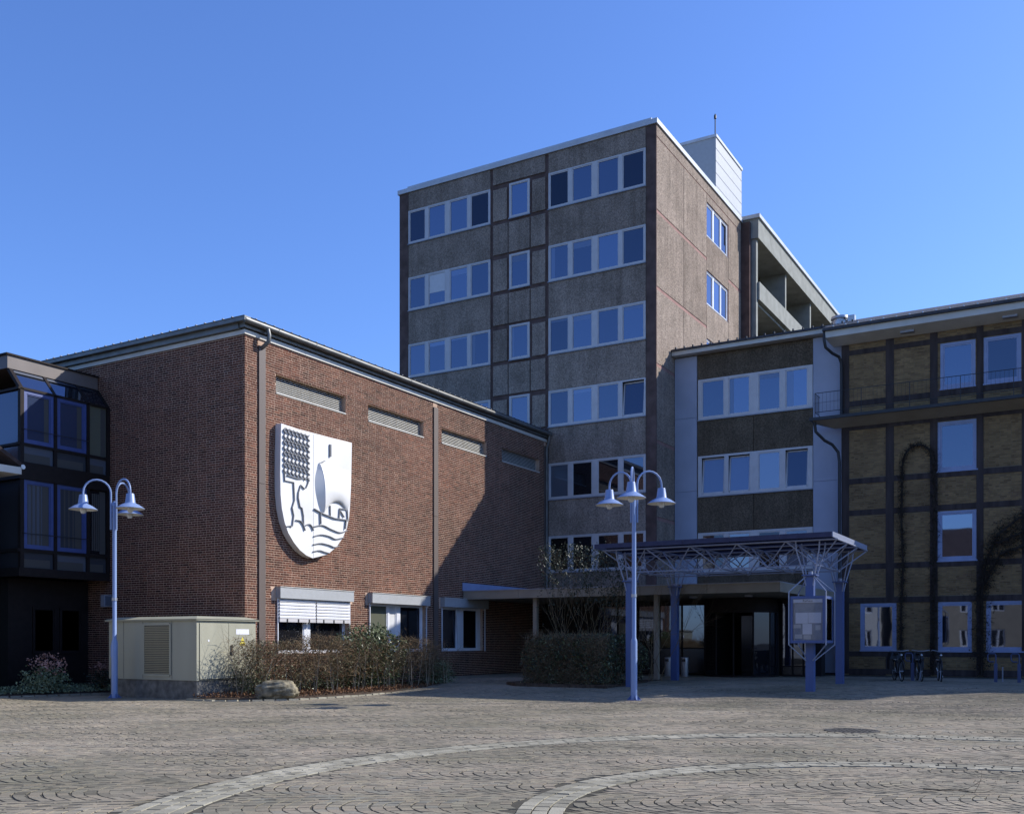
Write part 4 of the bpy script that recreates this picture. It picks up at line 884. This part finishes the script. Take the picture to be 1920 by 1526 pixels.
# ------------------------------------------------------------------ vegetation
def leafmesh(name,pts,size,m,rs,flat=.0,asp=.55):
    rng=np.random.default_rng(rs); P=np.array(pts); n=len(P)
    d=rng.normal(size=(n,3)); d/=np.linalg.norm(d,axis=1)[:,None]; e=rng.normal(size=(n,3)); e[:,2]+=flat; e-=d*(e*d).sum(1)[:,None]; e/=np.linalg.norm(e,axis=1)[:,None]
    c=np.cross(d,e); s=size*rng.uniform(.6,1.35,n)[:,None]; 
    V=np.stack([P-d*s*.5,P+e*s*asp*.5+c*s*.08,P+d*s*.5,P-e*s*asp*.5+c*s*.08],1).reshape(-1,3)
    return npmesh(name,V,np.arange(n*4).reshape(-1,4),m)
def twigmesh(name,segs,m):          # segs: (p,q,r0,r1) as three-sided sticks
    V=[];Q=[]
    for p,q,r0,r1 in segs:
        p,q=Vector(p),Vector(q); d=(q-p)
        if d.length<1e-4: continue
        u=d.orthogonal().normalized(); w=d.normalized().cross(u); i=len(V)
        for c,r in ((p,r0),(q,r1)):
            for k in range(3): t=2.094*k; V.append(tuple(c+(u*math.cos(t)+w*math.sin(t))*r))
        Q+=[(i,i+1,i+4,i+3),(i+1,i+2,i+5,i+4),(i+2,i,i+3,i+5)]
    return npmesh(name,V,Q,m)
def branch(segs,p,d,L,r,depth,rg,spread=.6,up=.15,nseg=3):
    for k in range(nseg):
        d=(d+Vector((rg.gauss(0,.16),rg.gauss(0,.16),rg.gauss(0,.10)+up*.3))).normalized(); q=p+d*(L/nseg); segs.append((p,q,r,r*.82)); p=q; r*=.82
        if depth>0 and (k>0 or nseg<3):
            for _ in range(2 if rg.random()<.6 else 1):
                v_=Vector((rg.gauss(0,1),rg.gauss(0,1),rg.gauss(0,.7)+up)).normalized(); branch(segs,p,(d*(1-spread)+v_*spread).normalized(),L*rg.uniform(.5,.75),r*.7,depth-1,rg,spread,up)
def inpoly(x,y,P):
    c=False; n=len(P)
    for i in range(n):
        x1,y1=P[i];x2,y2=P[i-1]
        if (y1>y)!=(y2>y) and x<(x2-x1)*(y-y1)/(y2-y1)+x1: c=not c
    return c
rg=random.Random(5)
# clipped bare hedge
hd=thing('bare_hedge','clipped bare brown-twigged hedge with pale stems below the shuttered windows','hedge',(24.6,20.0,.08))
st=[];tw=[];lv=[];lp=[]
def htop(a): return 1.60+.10*math.sin(a*1.7)+.08*math.sin(a*4.1+1)
for k in range(44):
    a=20.3+8.6*(k+rg.random()*.7)/44; b=19.5+rg.uniform(-.12,.7) if a>21.6 else 20.0+rg.uniform(-.3,.9); p=Vector((a,b,.06)); h=htop(a)*rg.uniform(.55,.85); r=rg.uniform(.012,.022); d=Vector((rg.gauss(0,.06),rg.gauss(0,.06),1)); n=5
    st=[]
    for i in range(n):
        q=p+(d+Vector((rg.gauss(0,.12),rg.gauss(0,.1),0)))*(h/n); st.append((p,q,r,r*.85)); 
        if i>0:
            for _ in range(2): branch(tw,q,Vector((rg.gauss(0,1),rg.gauss(0,.8),rg.uniform(.1,1.1))).normalized(),rg.uniform(.3,.6),.0075,2,rg,.6,.2)
        p=q; r*=.85
    put('stem',twigmesh('stem',st,'stem'),hd)
for k in range(5200):
    a=rg.uniform(20.1,29.0)
    if 24.2<a<27.6 and rg.random()<.55: continue
    b0,b1=(19.6,20.9) if a>21.4 else (19.9,21.2); b=rg.uniform(b0,b1); z=.25+(htop(a)-.2)*rg.random()**.6
    d=Vector((rg.gauss(0,1),rg.gauss(0,.8),rg.gauss(.35,.7))).normalized(); L=rg.uniform(.12,.42); q=Vector((a,b,z))+d*L
    if q.z>htop(a)+.12: q.z=htop(a)+rg.uniform(-.1,.12)
    tw.append(((a,b,z),tuple(q),.0055,.003))
for k in range(5200):
    a=rg.uniform(20.2,28.9); z=rg.uniform(.5,htop(a)); lv.append((a,rg.uniform(19.7,21.0),z))
for k in range(2600):
    a=rg.uniform(20.2,29); lp.append((a,rg.uniform(20.0,21.2),rg.uniform(.15,1.1)*rg.uniform(.5,1)))
put('twigs',twigmesh('twigs',tw,'twig'),hd,'stuff'); put('dead_leaves',leafmesh('dead_leaves',lv,.05,'leaf_br',1),hd,'stuff'); put('leaves',leafmesh('leaves',lp,.075,'leaf',2),hd,'stuff')
put('olive_leaves',leafmesh('olive_leaves',[(20.1+8.6*rg.random()**1.6,rg.uniform(19.7,21.0),rg.uniform(.2,1.62)) for _ in range(4600)],.06,'leaf_olive',5),hd,'stuff')
def blob(n,cx,cy,cz,rx,ry,rz,seed,surf=.55,lump=.18):
    r_=random.Random(seed); o=[]
    while len(o)<n:
        v=Vector((r_.gauss(0,1),r_.gauss(0,1),r_.gauss(0,1))).normalized(); t=r_.random()**(1-surf) if surf<1 else 1
        k=1+lump*noise.noise(v*2.2+Vector((seed,0,0)))*2.2; p=v*t*k
        z=cz+p.z*rz
        if z<.1: continue
        o.append((cx+p.x*rx,cy+p.y*ry,z))
    return o
def shrub(name,label,cat,c,pts,size,m,nst=14,extra=(),stm='twig',loc=None,group=None):
    t=thing(name,label,cat,(c[0],c[1],c[2]),group); sg=[]; r_=random.Random(int(c[0]*100))
    for k in range(nst):
        q=Vector(r_.choice(pts)); p=Vector((c[0]+r_.uniform(-.3,.3)*(abs(q.x-c[0])),c[1]+r_.uniform(-.2,.2),c[2])); mid=(p+q)/2+Vector((r_.gauss(0,.06),r_.gauss(0,.06),.08)); sg+=[(p,mid,.014,.01),(mid,q,.01,.005)]
    put('stems',twigmesh('stems',sg,stm),t,'stuff'); put('leaves',leafmesh('leaves',pts,size,m,int(c[1]*77)),t,'stuff')
    for i,(nm,pp,sz,mm) in enumerate(extra): put(nm,leafmesh(nm,pp,sz,mm,i+31),t,'stuff')
    return t
shrub('evergreen_shrub','rounded glossy evergreen shrub rising behind the bare hedge between the windows','shrub',(25.6,21.0,.08),blob(7500,25.7,20.5,1.05,1.9,.8,1.12,3,.6,.12),.095,'leaf',20)
shrub('variegated_shrub','low pale-leaved shrub at the right end of the bare hedge','shrub',(28.9,20.0,.08),blob(1500,28.85,19.95,.4,.75,.5,.62,4,.5,.2),.07,'leaf_pale',12,[('dark_leaves',blob(1300,28.9,20.0,.42,.8,.5,.65,9,.5),.08,'leaf')])
ys=thing('young_shrub','thin bare young stems beside the doors of the green cabinet','shrub',(20.2,20.3,.08)); sg=[];ty=[]
for x,y,h in ((20.0,20.55,1.0),(19.75,20.2,.95),(20.25,19.95,1.15),(20.6,20.4,.9)):
    branch(sg,Vector((x,y,.06)),Vector((rg.gauss(0,.1),rg.gauss(0,.1),1)),h,.014,3,rg,.5,.3)
put('stems',twigmesh('stems',sg,'stem'),ys,'stuff')
yl=blob(700,20.9,20.6,.35,.8,.4,.5,14,.4); put('leaves',leafmesh('leaves',yl,.06,'leaf',77),ys,'stuff')
# leaf litter and low growth on the beds
LT=[]
while len(LT)<5200:
    a,b=rg.uniform(18.9,30),rg.uniform(18.7,21.8)
    if inpoly(a,b,bedA): LT.append((a,b,.10+rg.random()**2*.10))
put('leaf_litter',leafmesh('leaf_litter',LT,.06,'leaf_br',8,2.5,.7),None,'stuff')
LT=[]
while len(LT)<2600:
    a,b=rg.uniform(15,21.5),rg.uniform(25.9,28.8)
    if inpoly(a,b,bedB): LT.append((a,b,.10+rg.random()**2*.16))
put('ground_cover',leafmesh('ground_cover',LT,.07,'leaf_pale',9,2.,.7),None,'stuff')
shrub('flowering_shrub','wide low shrub with pale leaves and pink buds below the glazed bay','shrub',(18.6,27.0,.08),blob(1300,18.5,26.9,.42,.85,.45,.40,6,.5,.25),.075,'leaf_pale',16,[('dark_leaves',blob(300,18.5,26.95,.5,.8,.5,.5,16,.5),.09,'leaf'),('pink_buds',blob(330,18.6,26.9,.9,.6,.4,.36,17,.6),.085,'bud')])
shrub('flowering_shrub','narrow dark shrub with a few pink buds beside the left lamp pole','shrub',(20.4,26.8,.08),blob(700,20.4,26.8,.4,.6,.4,.42,26,.5,.25),.075,'leaf_dk',12,[('pink_buds',blob(90,20.45,26.75,.8,.5,.3,.22,27,.6),.08,'bud')])
# dense clipped hedge beside the entrance
dh=thing('clipped_hedge','dense dark clipped hedge block left of the entrance columns','hedge',(30.0,14.8,.2)); pts=[];tp=[];sg=[]
r_=random.Random(9)
for k in range(15000):
    f=r_.random(); a=r_.uniform(28.45,31.6); b=r_.uniform(13.25,16.35); z=.2+1.62*r_.random()
    s=r_.random()
    if s<.36: a=28.45+r_.random()**2*.35
    elif s<.6: b=13.25+r_.random()**2*.3
    elif s<.75: b=16.35-r_.random()**2*.35
    elif s<.97: z=1.82-r_.random()**2*.3
    k_=noise.noise(Vector((a*1.3,b*1.3,z*1.3)))*.26; a+=-k_; b+=k_*.7; z=max(.12,z+k_*.55-.28*max(0,abs((b-14.8)/1.55)**4+abs((a-30)/1.55)**4-.6)*(z>1.2))
    if math.hypot(a-29.2,b-12.8)<.2: continue
    (pts if r_.random()<.93 else tp).append((a,b,z))
for k in range(5200):
    a,b,z=r_.uniform(28.4,31.5) if k%2 else r_.uniform(28.35,28.8),r_.uniform(13.3,16.3),r_.uniform(.2,1.75); d=Vector((r_.gauss(0,1),r_.gauss(0,1),r_.gauss(.5,1))).normalized()*.3; sg.append(((a,b,z),(a+d.x,b+d.y,z+d.z),.006,.003))
for k in range(20):
    a,b=r_.uniform(28.7,31.4),r_.uniform(13.5,16.1); sg.append(((a,b,.1),(a+r_.gauss(0,.1),b+r_.gauss(0,.1),1.3),.02,.012))
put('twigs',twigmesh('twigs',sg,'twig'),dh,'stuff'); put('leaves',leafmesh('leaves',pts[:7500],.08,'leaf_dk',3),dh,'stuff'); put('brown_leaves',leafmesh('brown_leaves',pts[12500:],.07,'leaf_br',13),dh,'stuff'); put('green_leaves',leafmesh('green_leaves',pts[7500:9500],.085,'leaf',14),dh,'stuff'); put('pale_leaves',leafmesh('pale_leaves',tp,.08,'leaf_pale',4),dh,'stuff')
ts=thing('tall_bare_shrub','tall thin-branched bare shrub growing behind the dark clipped hedge','shrub',(31.0,15.6,.2)); sg=[]
for k in range(15):
    branch(sg,Vector((31.0+rg.uniform(-.4,.4),15.2+rg.uniform(-.9,.9),.2)),Vector((rg.gauss(0,.12),rg.gauss(0,.16),1)).normalized(),rg.uniform(2.3,3.5),.017,3,rg,.42,.35,4)
sg=[q for q in sg if q[1].z<4.9 and math.hypot(q[1].x-31.0,q[1].y-15.2)<1.75]; put('branches',twigmesh('branches',sg,'twig'),ts); ends=[q for _,q,_,_ in sg if Vector(q).z>1.6]
put('leaves',leafmesh('leaves',[tuple(Vector(rg.choice(ends))+Vector((rg.gauss(0,.05),rg.gauss(0,.05),rg.gauss(0,.05)))) for _ in range(4200)],.075,'leaf_dk',6),ts,'stuff')
ts=thing('small_bare_shrub','small sparse bare shrub between the first two canopy columns','shrub',(32.0,13.4,.24)); sg=[]
for k in range(5): branch(sg,Vector((32.1,13.3+rg.uniform(-.4,.3),.22)),Vector((rg.gauss(0,.15),rg.gauss(-.1,.2),1)).normalized(),rg.uniform(2.2,3.0),.014,3,rg,.45,.3,4)
put('branches',twigmesh('branches',sg,'twig'),ts)
# creepers trained up the timbered house
def creeper(label,paths,n,seed,w=.17):
    r_=random.Random(seed); t=thing('climbing_plant',label,'climbing plant',(TA-.12,paths[0][0][0],.24)); sg=[];pt=[]
    for path in paths:
        P=[Vector((TA-.1,*p)) for p in path]
        for i in range(len(P)-1):
            sg.append((P[i],P[i+1],.05,.045)); L=(P[i+1]-P[i]).length
            for k in range(int(n*L)):
                q=P[i].lerp(P[i+1],r_.random())+Vector((r_.uniform(-.10,.06),r_.gauss(0,w*.55),r_.gauss(0,w*.55))); pt.append(q)
                if k%2==0: d=Vector((r_.uniform(-.5,.1),r_.gauss(0,1),r_.gauss(0,1))).normalized()*r_.uniform(.1,.34); sg.append((q,q+d,.007,.003))
    put('stems',twigmesh('stems',sg,'twig_dark'),t,'stuff'); put('foliage',leafmesh('foliage',[tuple(q) for q in pt],.07,'ivy',seed),t,'stuff')
y1,y2=PA(1692,1000,TA)[0],PA(1752,1000,TA)[0]
ym,rr2=(y1+y2)/2,(y1-y2)/2
creeper('bare dark creeper trained up the brick in a tall arch left of the middle windows',[[(y1,.3),(y1+.05,2.5),(y1-.03,4.5),(y1+.03,6.5),(y1,8.5)]+[(ym+rr2*math.cos(t),8.5+.8*math.sin(t)) for t in [math.pi*k/8 for k in range(1,8)]]+[(y2,8.5),(y2-.03,6),(y2+.03,3.5),(y2,1.9),(y2+.05,.3)]],120,21,.12)
y3=PA(1872,1000,TA)[0]
creeper('bushy dark creeper climbing between the right-hand windows of the timbered house',[[(3.85,.3),(3.85,3.4),(3.7,4.6),(3.3,5.6),(2.6,6.2),(1.9,6.3),(1.2,6.1)],[(3.3,5.3),(2.4,5.7),(1.4,5.7)],[(3.85,3.6),(3.2,4.9),(2.0,5.3)],[(1.85,.3),(1.9,3),(1.8,5.5)]],220,22,.30)
# ------------------------------------------------------------------ paving
C0=cw(4.7,9.0); R0,W0=8.05,.62; C1=cw(4.32,8.95); R1,W1=4.08,.46
MH=(18.56,3.82)
def edge(i,X): return .30*math.sin(X*.23+i*.55)+.10*math.sin(X*.83+i*1.1)+.05*X
def setts():
    rng=np.random.default_rng(3); bw=1.25; Vs=[];Ts=[];meta=[]; tc=0
    y=6.4; bi=0
    while y<46:
        xm=.545*(y+bw)+4; n=int(2*xm/.128)
        for c in range(n):
            xc=-xm+c*.128+ (bi%2)*.4
            Ls=[]
            while sum(Ls)<bw-.06: Ls.append(rng.uniform(.115,.165))
            f=bw/sum(Ls); v=-bw/2+rng.uniform(-.02,.02)
            for L in Ls:
                L*=f; vm=v+L/2; k=vm/(bw/2)
                kk=k+.12*math.sin(xc*1.3+y); X=xc+.34*kk*kk+.045*math.sin(xc*2.1+bi*1.7)+rng.normal()*.005; e0,e1=edge(bi,X),edge(bi+1,X); Y=y+(e0+(e1-e0+bw)*(vm/bw+.5)); gl=(e1-e0+bw)/bw; s2=(edge(bi,X+.1)-e0)*10*(.5-vm/bw)+(edge(bi+1,X+.1)-e1)*10*(.5+vm/bw); sl=.68*kk/(bw/2)+rng.normal()*.03
                v+=L
                if abs(X)>.545*Y+3.4: continue
                a,b=X*RX+Y*RY,X*LX+Y*LY
                if a>40.2 or (a>21.4 and b>21.8) or (a>17.9 and b>27.6): continue
                r0=math.hypot(a-C0[0],b-C0[1]); 
                if abs(r0-R0)<W0/2+.07: continue
                r1=math.hypot(a-C1[0],b-C1[1])
                if abs(r1-R1)<W1/2+.07: continue
                if math.hypot(a-MH[0],b-MH[1])<.5: continue
                if inpoly(a,b,bedA) or inpoly(a,b,bedB) or inpoly(a,b,bedC): continue
                meta.append((X,Y,a,b,L*gl-.010+rng.normal()*.002,.128-.008+rng.normal()*.0025,sl,(rng.random()*.75+.15*rng.random())+.22*noise.noise(Vector((X*.35,Y*.35,2)))+.1,s2))
        y+=bw; bi+=1
    return meta
ST=setts()
def settgeo(L,Wd,rg_,sh=0,s2=0):
    e=.003; j=lambda:rg_.uniform(-.0035,.0035)
    c=[(-Wd/2+j(),-L/2+j()),(Wd/2+j(),-L/2+j()),(Wd/2+j(),L/2+j()),(-Wd/2+j(),L/2+j())]
    h=rg_.uniform(-.002,.002); z=[h+rg_.uniform(-.0012,.0012) for _ in range(4)]
    return [(x+y*sh,y+x*s2,-.03) for x,y in c]+[(x*(1-2*e/Wd)+y*(1-2*e/L)*sh,y*(1-2*e/L)+x*s2,zz) for (x,y),zz in zip(c,z)]
QF=[(4,5,6,7),(0,1,5,4),(1,2,6,5),(2,3,7,6),(3,0,4,7)]
BASE=math.atan2(LX,RX)                # world heading of the band direction
def place(v,a,b,ang,z):
    c,s=math.cos(ang),math.sin(ang); return [(a+x*c-y*s,b+x*s+y*c,z+zz) for x,y,zz in v]
pav=put('cobbled_square',None,None,'structure')
vis=sorted([i for i,m in enumerate(ST) if m[1]>9.25 and abs(m[0])<.515*m[1]],key=lambda i:ST[i][1])[:300]; vs_=set(vis)
rs_=random.Random(40)
for i in vis:
    X,Y,a,b,L,Wd,sl,t,s2=ST[i]; put('sett',npmesh('sett',settgeo(L,Wd,rs_,sl,s2),QF,'sett',[min(1,max(0,t))]*5),pav,loc=(a,b,G(a)),rot=(0,0,BASE))
V=[];T=[]; r9=random.Random(99)
for i,m in enumerate(ST):
    if i in vs_: continue
    X,Y,a,b,L,Wd,sl,t,s2=m; V+=place(settgeo(L,Wd,r9,sl,s2),a,b,BASE,G(a)); T+=[min(1,max(0,t))]*5
n=len(V)//8; Q=(np.array(QF)[None]+8*np.arange(n)[:,None,None]).reshape(-1,4)
put('sett_field',npmesh('sett_field',V,Q,'sett',T),pav,'stuff')
def ring(name,C,Rm,W,rows,ln):
    rg_=random.Random(int(Rm*10)); par=put(name,None,None,'structure'); items=[]
    for r in range(rows):
        rm=Rm-W/2+(r+.5)*W/rows; n=int(2*math.pi*rm/ln); off=rg_.random()
        for k in range(n):
            t=2*math.pi*(k+off+rg_.uniform(-.06,.06))/n; a,b=C[0]+rm*math.cos(t),C[1]+rm*math.sin(t); X,Y=a*RX+b*LX,a*RY+b*LY
            if Y<7 or abs(X)>.545*Y+3.4: continue
            items.append((Y if Y>9.2 else 99+Y,a,b,t,2*math.pi*rm/n-.014,W/rows-.014))
    items.sort(); protos=[npmesh('granite_sett',settgeo(ln-.014,W/rows-.014,random.Random(70+k)),QF,'granite',[k/12]*5) for k in range(12)]
    for it in items[:300]:
        o=put('granite_sett',rg_.choice(protos),par,loc=(it[1],it[2],G(it[1])+.004),rot=(rg_.uniform(-.015,.015),rg_.uniform(-.015,.015),it[3])); o.scale=(1,it[4]/(ln-.014),1)
    if len(items)>300:
        V=[];T=[]
        for it in items[300:]: V+=place(settgeo(it[4],it[5],rg_),it[1],it[2],it[3],G(it[1])+.004); T+=[rg_.random()]*5
        n=len(V)//8; put('granite_field',npmesh('granite_field',V,(np.array(QF)[None]+8*np.arange(n)[:,None,None]).reshape(-1,4),'granite',T),par,'stuff')
ring('outer_paving_ring',C0,R0,W0,4,.235); ring('inner_paving_ring',C1,R1,W1,3,.215)
mh=thing('manhole_cover','round dark cast-iron manhole cover in the paving beside the outer pale ring','manhole cover',(*MH,0))
mb=MB().lathe([(.47,-.03),(.47,.004),(.40,.006),(.40,-.004)],(*MH,0),32,False); part('frame_ring',mb,'iron',mh)
mb=MB().lathe([(.395,-.03),(.395,.002)],(*MH,0),32)
for i in range(-4,5):
    for j in range(-4,5):
        if math.hypot(i,j)<4.3: mb.box(MH[0]+i*.08-.022,MH[0]+i*.08+.022,MH[1]+j*.08-.022,MH[1]+j*.08+.022,.0015,.009)
part('cover',mb,'iron',mh)
tg=[]; branch(tg,Vector((11.45,1.62,.02)),Vector((.1,-1,.02)).normalized(),.5,.007,2,random.Random(4),.5,.06)
put('fallen_twig',twigmesh('fallen_twig',tg,'twig_dark'),None,None,'small dark fallen twig on the setts at the lower right','twig')
# ------------------------------------------------------------------ bins, bicycles, stands
for px,py,lab in ((1253,1265,'grey cylindrical ash bin left of the second blue canopy column'),(1284,1265,'grey cylindrical ash bin right of the second blue canopy column')):
    rA,rB=ray(px); a=36.6; b=rB/rA*a; z=.24
    t=thing('ash_bin',lab,'bin',(a,b,z),'ash bins by the entrance')
    part('body',MB().lathe([(.14,0),(.145,.02),(.145,.72)],(a,b,z),18),'steel',t,True); part('rim',MB().lathe([(.15,.72),(.155,.75),(.13,.76)],(a,b,z),18),'steel',t); 
    part('opening',MB().box(a-.15,a-.146+.03,b-.07,b+.07,z+.58,z+.68),'black',t)
def stand(px,lab):
    a=36.9; rA,rB=ray(px); b=rB/rA*a; t=lthing('bicycle_stand',lab,'bicycle stand',(a,b,.24),0,'blue bicycle stands along the timbered house')
    part('post',MB().box(-.05,.05,-.05,.05,0,.62),'stand',t); part('hoop',MB().tube([(0,.0,.55),(0,0,.9),(0,.03,.95),(0,.2,.95),(0,.24,.9),(0,.24,.74),(0,.18,.68),(0,.05,.68)],.022,8),'stand',t,True)
    part('rear_post',MB().box(.35,.4,-.2,-.16,0,.5),'sill',t); part('base_rail',MB().box(0,.4,-.02,.02,.0,.03),'sill',t); return t
for px,lab in ((1711,'blue bicycle stand among the dark bicycles'),(1867,'blue bicycle stand below the right-hand ground-floor window, left of two'),(1911,'blue bicycle stand at the right edge of the picture')): stand(px,lab)
def bike(a,b,rz,lab,basket):
    t=lthing('bicycle',lab,'bicycle',(a,b,.24),rz,'bicycles parked by the timbered house')
    for x in (-.53,.53):
        w_=put('wheel',MB().tube([(x+.335*math.cos(u),0,.345+.335*math.sin(u)) for u in [2*math.pi*i/28 for i in range(29)]],.02,6,False).mesh('wheel','rubber',True),t)
        q=MB().tube([(x+.31*math.cos(u),0,.345+.31*math.sin(u)) for u in [2*math.pi*i/28 for i in range(29)]],.011,5,False); put('rim',q.mesh('rim','steel',True),w_)
        q=MB(); 
        for i in range(14): u=2*math.pi*i/14; q.tube([(x,0,.345),(x+.31*math.cos(u),0,.345+.31*math.sin(u))],.0016,3,False)
        q.tube([(x,-.05,.345),(x,.05,.345)],.022,8); put('spokes',q.mesh('spokes','steel'),w_,'stuff')
        q=MB().tube([(x+.375*math.cos(u),0,.345+.375*math.sin(u)) for u in [rad(20+14*i) for i in range(11)]],.022,5,False); part('mudguard',q,'black',t)
    q=MB().tube([(.53,0,.345),(.40,0,.86),(.37,0,.98)],.018,8); q.tube([(.42,0,.78),(-.05,0,.30)],.02,8); q.tube([(.41,0,.84),(-.12,0,.62)],.016,8); q.tube([(-.05,0,.30),(-.20,0,.88)],.018,8); q.tube([(-.05,0,.30),(-.53,.04,.345)],.012,6); q.tube([(-.17,0,.74),(-.53,.04,.345)],.011,6)
    part('frame',q,'black',t,True)
    part('handlebar',MB().tube([(.18,-.29,1.03),(.3,-.27,1.06),(.37,-.1,1.03),(.37,.1,1.03),(.3,.27,1.06),(.18,.29,1.03)],.013,8),'steel',t,True)
    part('saddle',MB().hexa([(-.34,-.09,.9),(-.04,-.02,.92),(-.04,.02,.92),(-.34,.09,.9)],[(-.35,-.08,.96),(-.03,-.015,.95),(-.03,.015,.95),(-.35,.08,.96)]),'black',t)
    part('crank',MB().tube([(-.05,-.1,.46),(-.05,-.06,.30),(-.05,.06,.30),(-.05,.1,.14)],.012,6),'steel',t); part('carrier',MB().box(-.78,-.32,-.07,.07,.715,.735),'steel',t)
    part('headlamp',MB().lathe([(.01,0),(.045,.02),(.04,.06)],(.45,0,.86),10),'steel',t)
    if basket:
        part('pannier',MB().box(-.78,-.40,.075,.2,.38,.74),'black',t); part('pannier',MB().box(-.78,-.40,-.2,-.075,.38,.74),'black',t); part('rain_cover',MB().hexa([(-.82,-.22,.74),(-.3,-.2,.74),(-.3,.2,.74),(-.82,.22,.74)],[(-.76,-.14,.98),(-.38,-.12,.96),(-.38,.12,.96),(-.76,.14,.98)]),'black',t)
def bp(px,a): rA,rB=ray(px); return a,rB/rA*a
bike(*bp(1684,36.6),rad(202),'dark bicycle with covered panniers parked below the first ground-floor window',True)
bike(*bp(1762,36.8),rad(192),'dark bicycle parked below the middle ground-floor window',False)
bike(*bp(1724,36.9),rad(196),'dark bicycle standing just right of the left blue stand, between two others',True)
# ------------------------------------------------------------------ houses across the square (seen mirrored in the windows)
def far_house(y0,y1,h,rh,wm,lab,grp='houses across the square behind the camera'):
    x1=-16; x0=-26; t=thing('town_house',lab,'house',(x1,(y0+y1)/2,0))
    n=int((y1-y0)/2.6); hs=[]
    for k in range(n):
        for z in (1.1,4.3): 
            if z+1.6<h: hs.append((y0+.7+k*2.6,y0+1.8+k*2.6,z,z+1.6))
    mb=MB(); wall_holes(mb,lambda u,v,d:(x1+d,u,v),y0,y1,0,h,hs,.15); mb.box(x0,x1-.16,y0,y1,0,h); mb.prism([(x0,h),(x1,h),((x0+x1)/2,h+rh)],lambda u,v,d:(u,d,v),y0+.01,y1-.01); part('wall',mb,wm,t)
    mb=MB().hexa([(x1+.5,y0-.2,h-.3),(x1+.5,y1+.2,h-.3),((x0+x1)/2,y1+.2,h+rh+.1),((x0+x1)/2,y0-.2,h+rh+.1)],[(x1+.5,y0-.2,h-.15),(x1+.5,y1+.2,h-.15),((x0+x1)/2,y1+.2,h+rh+.3),((x0+x1)/2,y0-.2,h+rh+.3)])
    mb.hexa([(x0-.5,y0-.2,h-.3),((x0+x1)/2,y0-.2,h+rh+.1),((x0+x1)/2,y1+.2,h+rh+.1),(x0-.5,y1+.2,h-.3)],[(x0-.5,y0-.2,h-.15),((x0+x1)/2,y0-.2,h+rh+.3),((x0+x1)/2,y1+.2,h+rh+.3),(x0-.5,y1+.2,h-.15)]); part('roof',mb,'tile',t)
    for a,b,c,d in hs: window(t,lambda u,v,dd:(x1+dd,u,v),a,b,c,d,[(.06,.47),(.53,.94)],'frame_hi',('pane_lo',),.06,-.08)
    part('chimney',MB().box((x0+x1)/2-.4,(x0+x1)/2+.4,(y0+y1)/2-2,(y0+y1)/2-1.2,h+rh-.5,h+rh+1.3),'strip_lit',t)
far_house(-22,-9,7.2,5.0,'render_w','white rendered house with a red roof across the square'); far_house(-8,3,6.4,5.4,'strip_lit','pinkish rendered house with a red roof across the square'); far_house(4,17,7.0,5.2,'conc_beige','beige rendered house with a red roof across the square'); far_house(18,31,6.6,5.0,'render_w','long white house with a red roof across the square, furthest left')
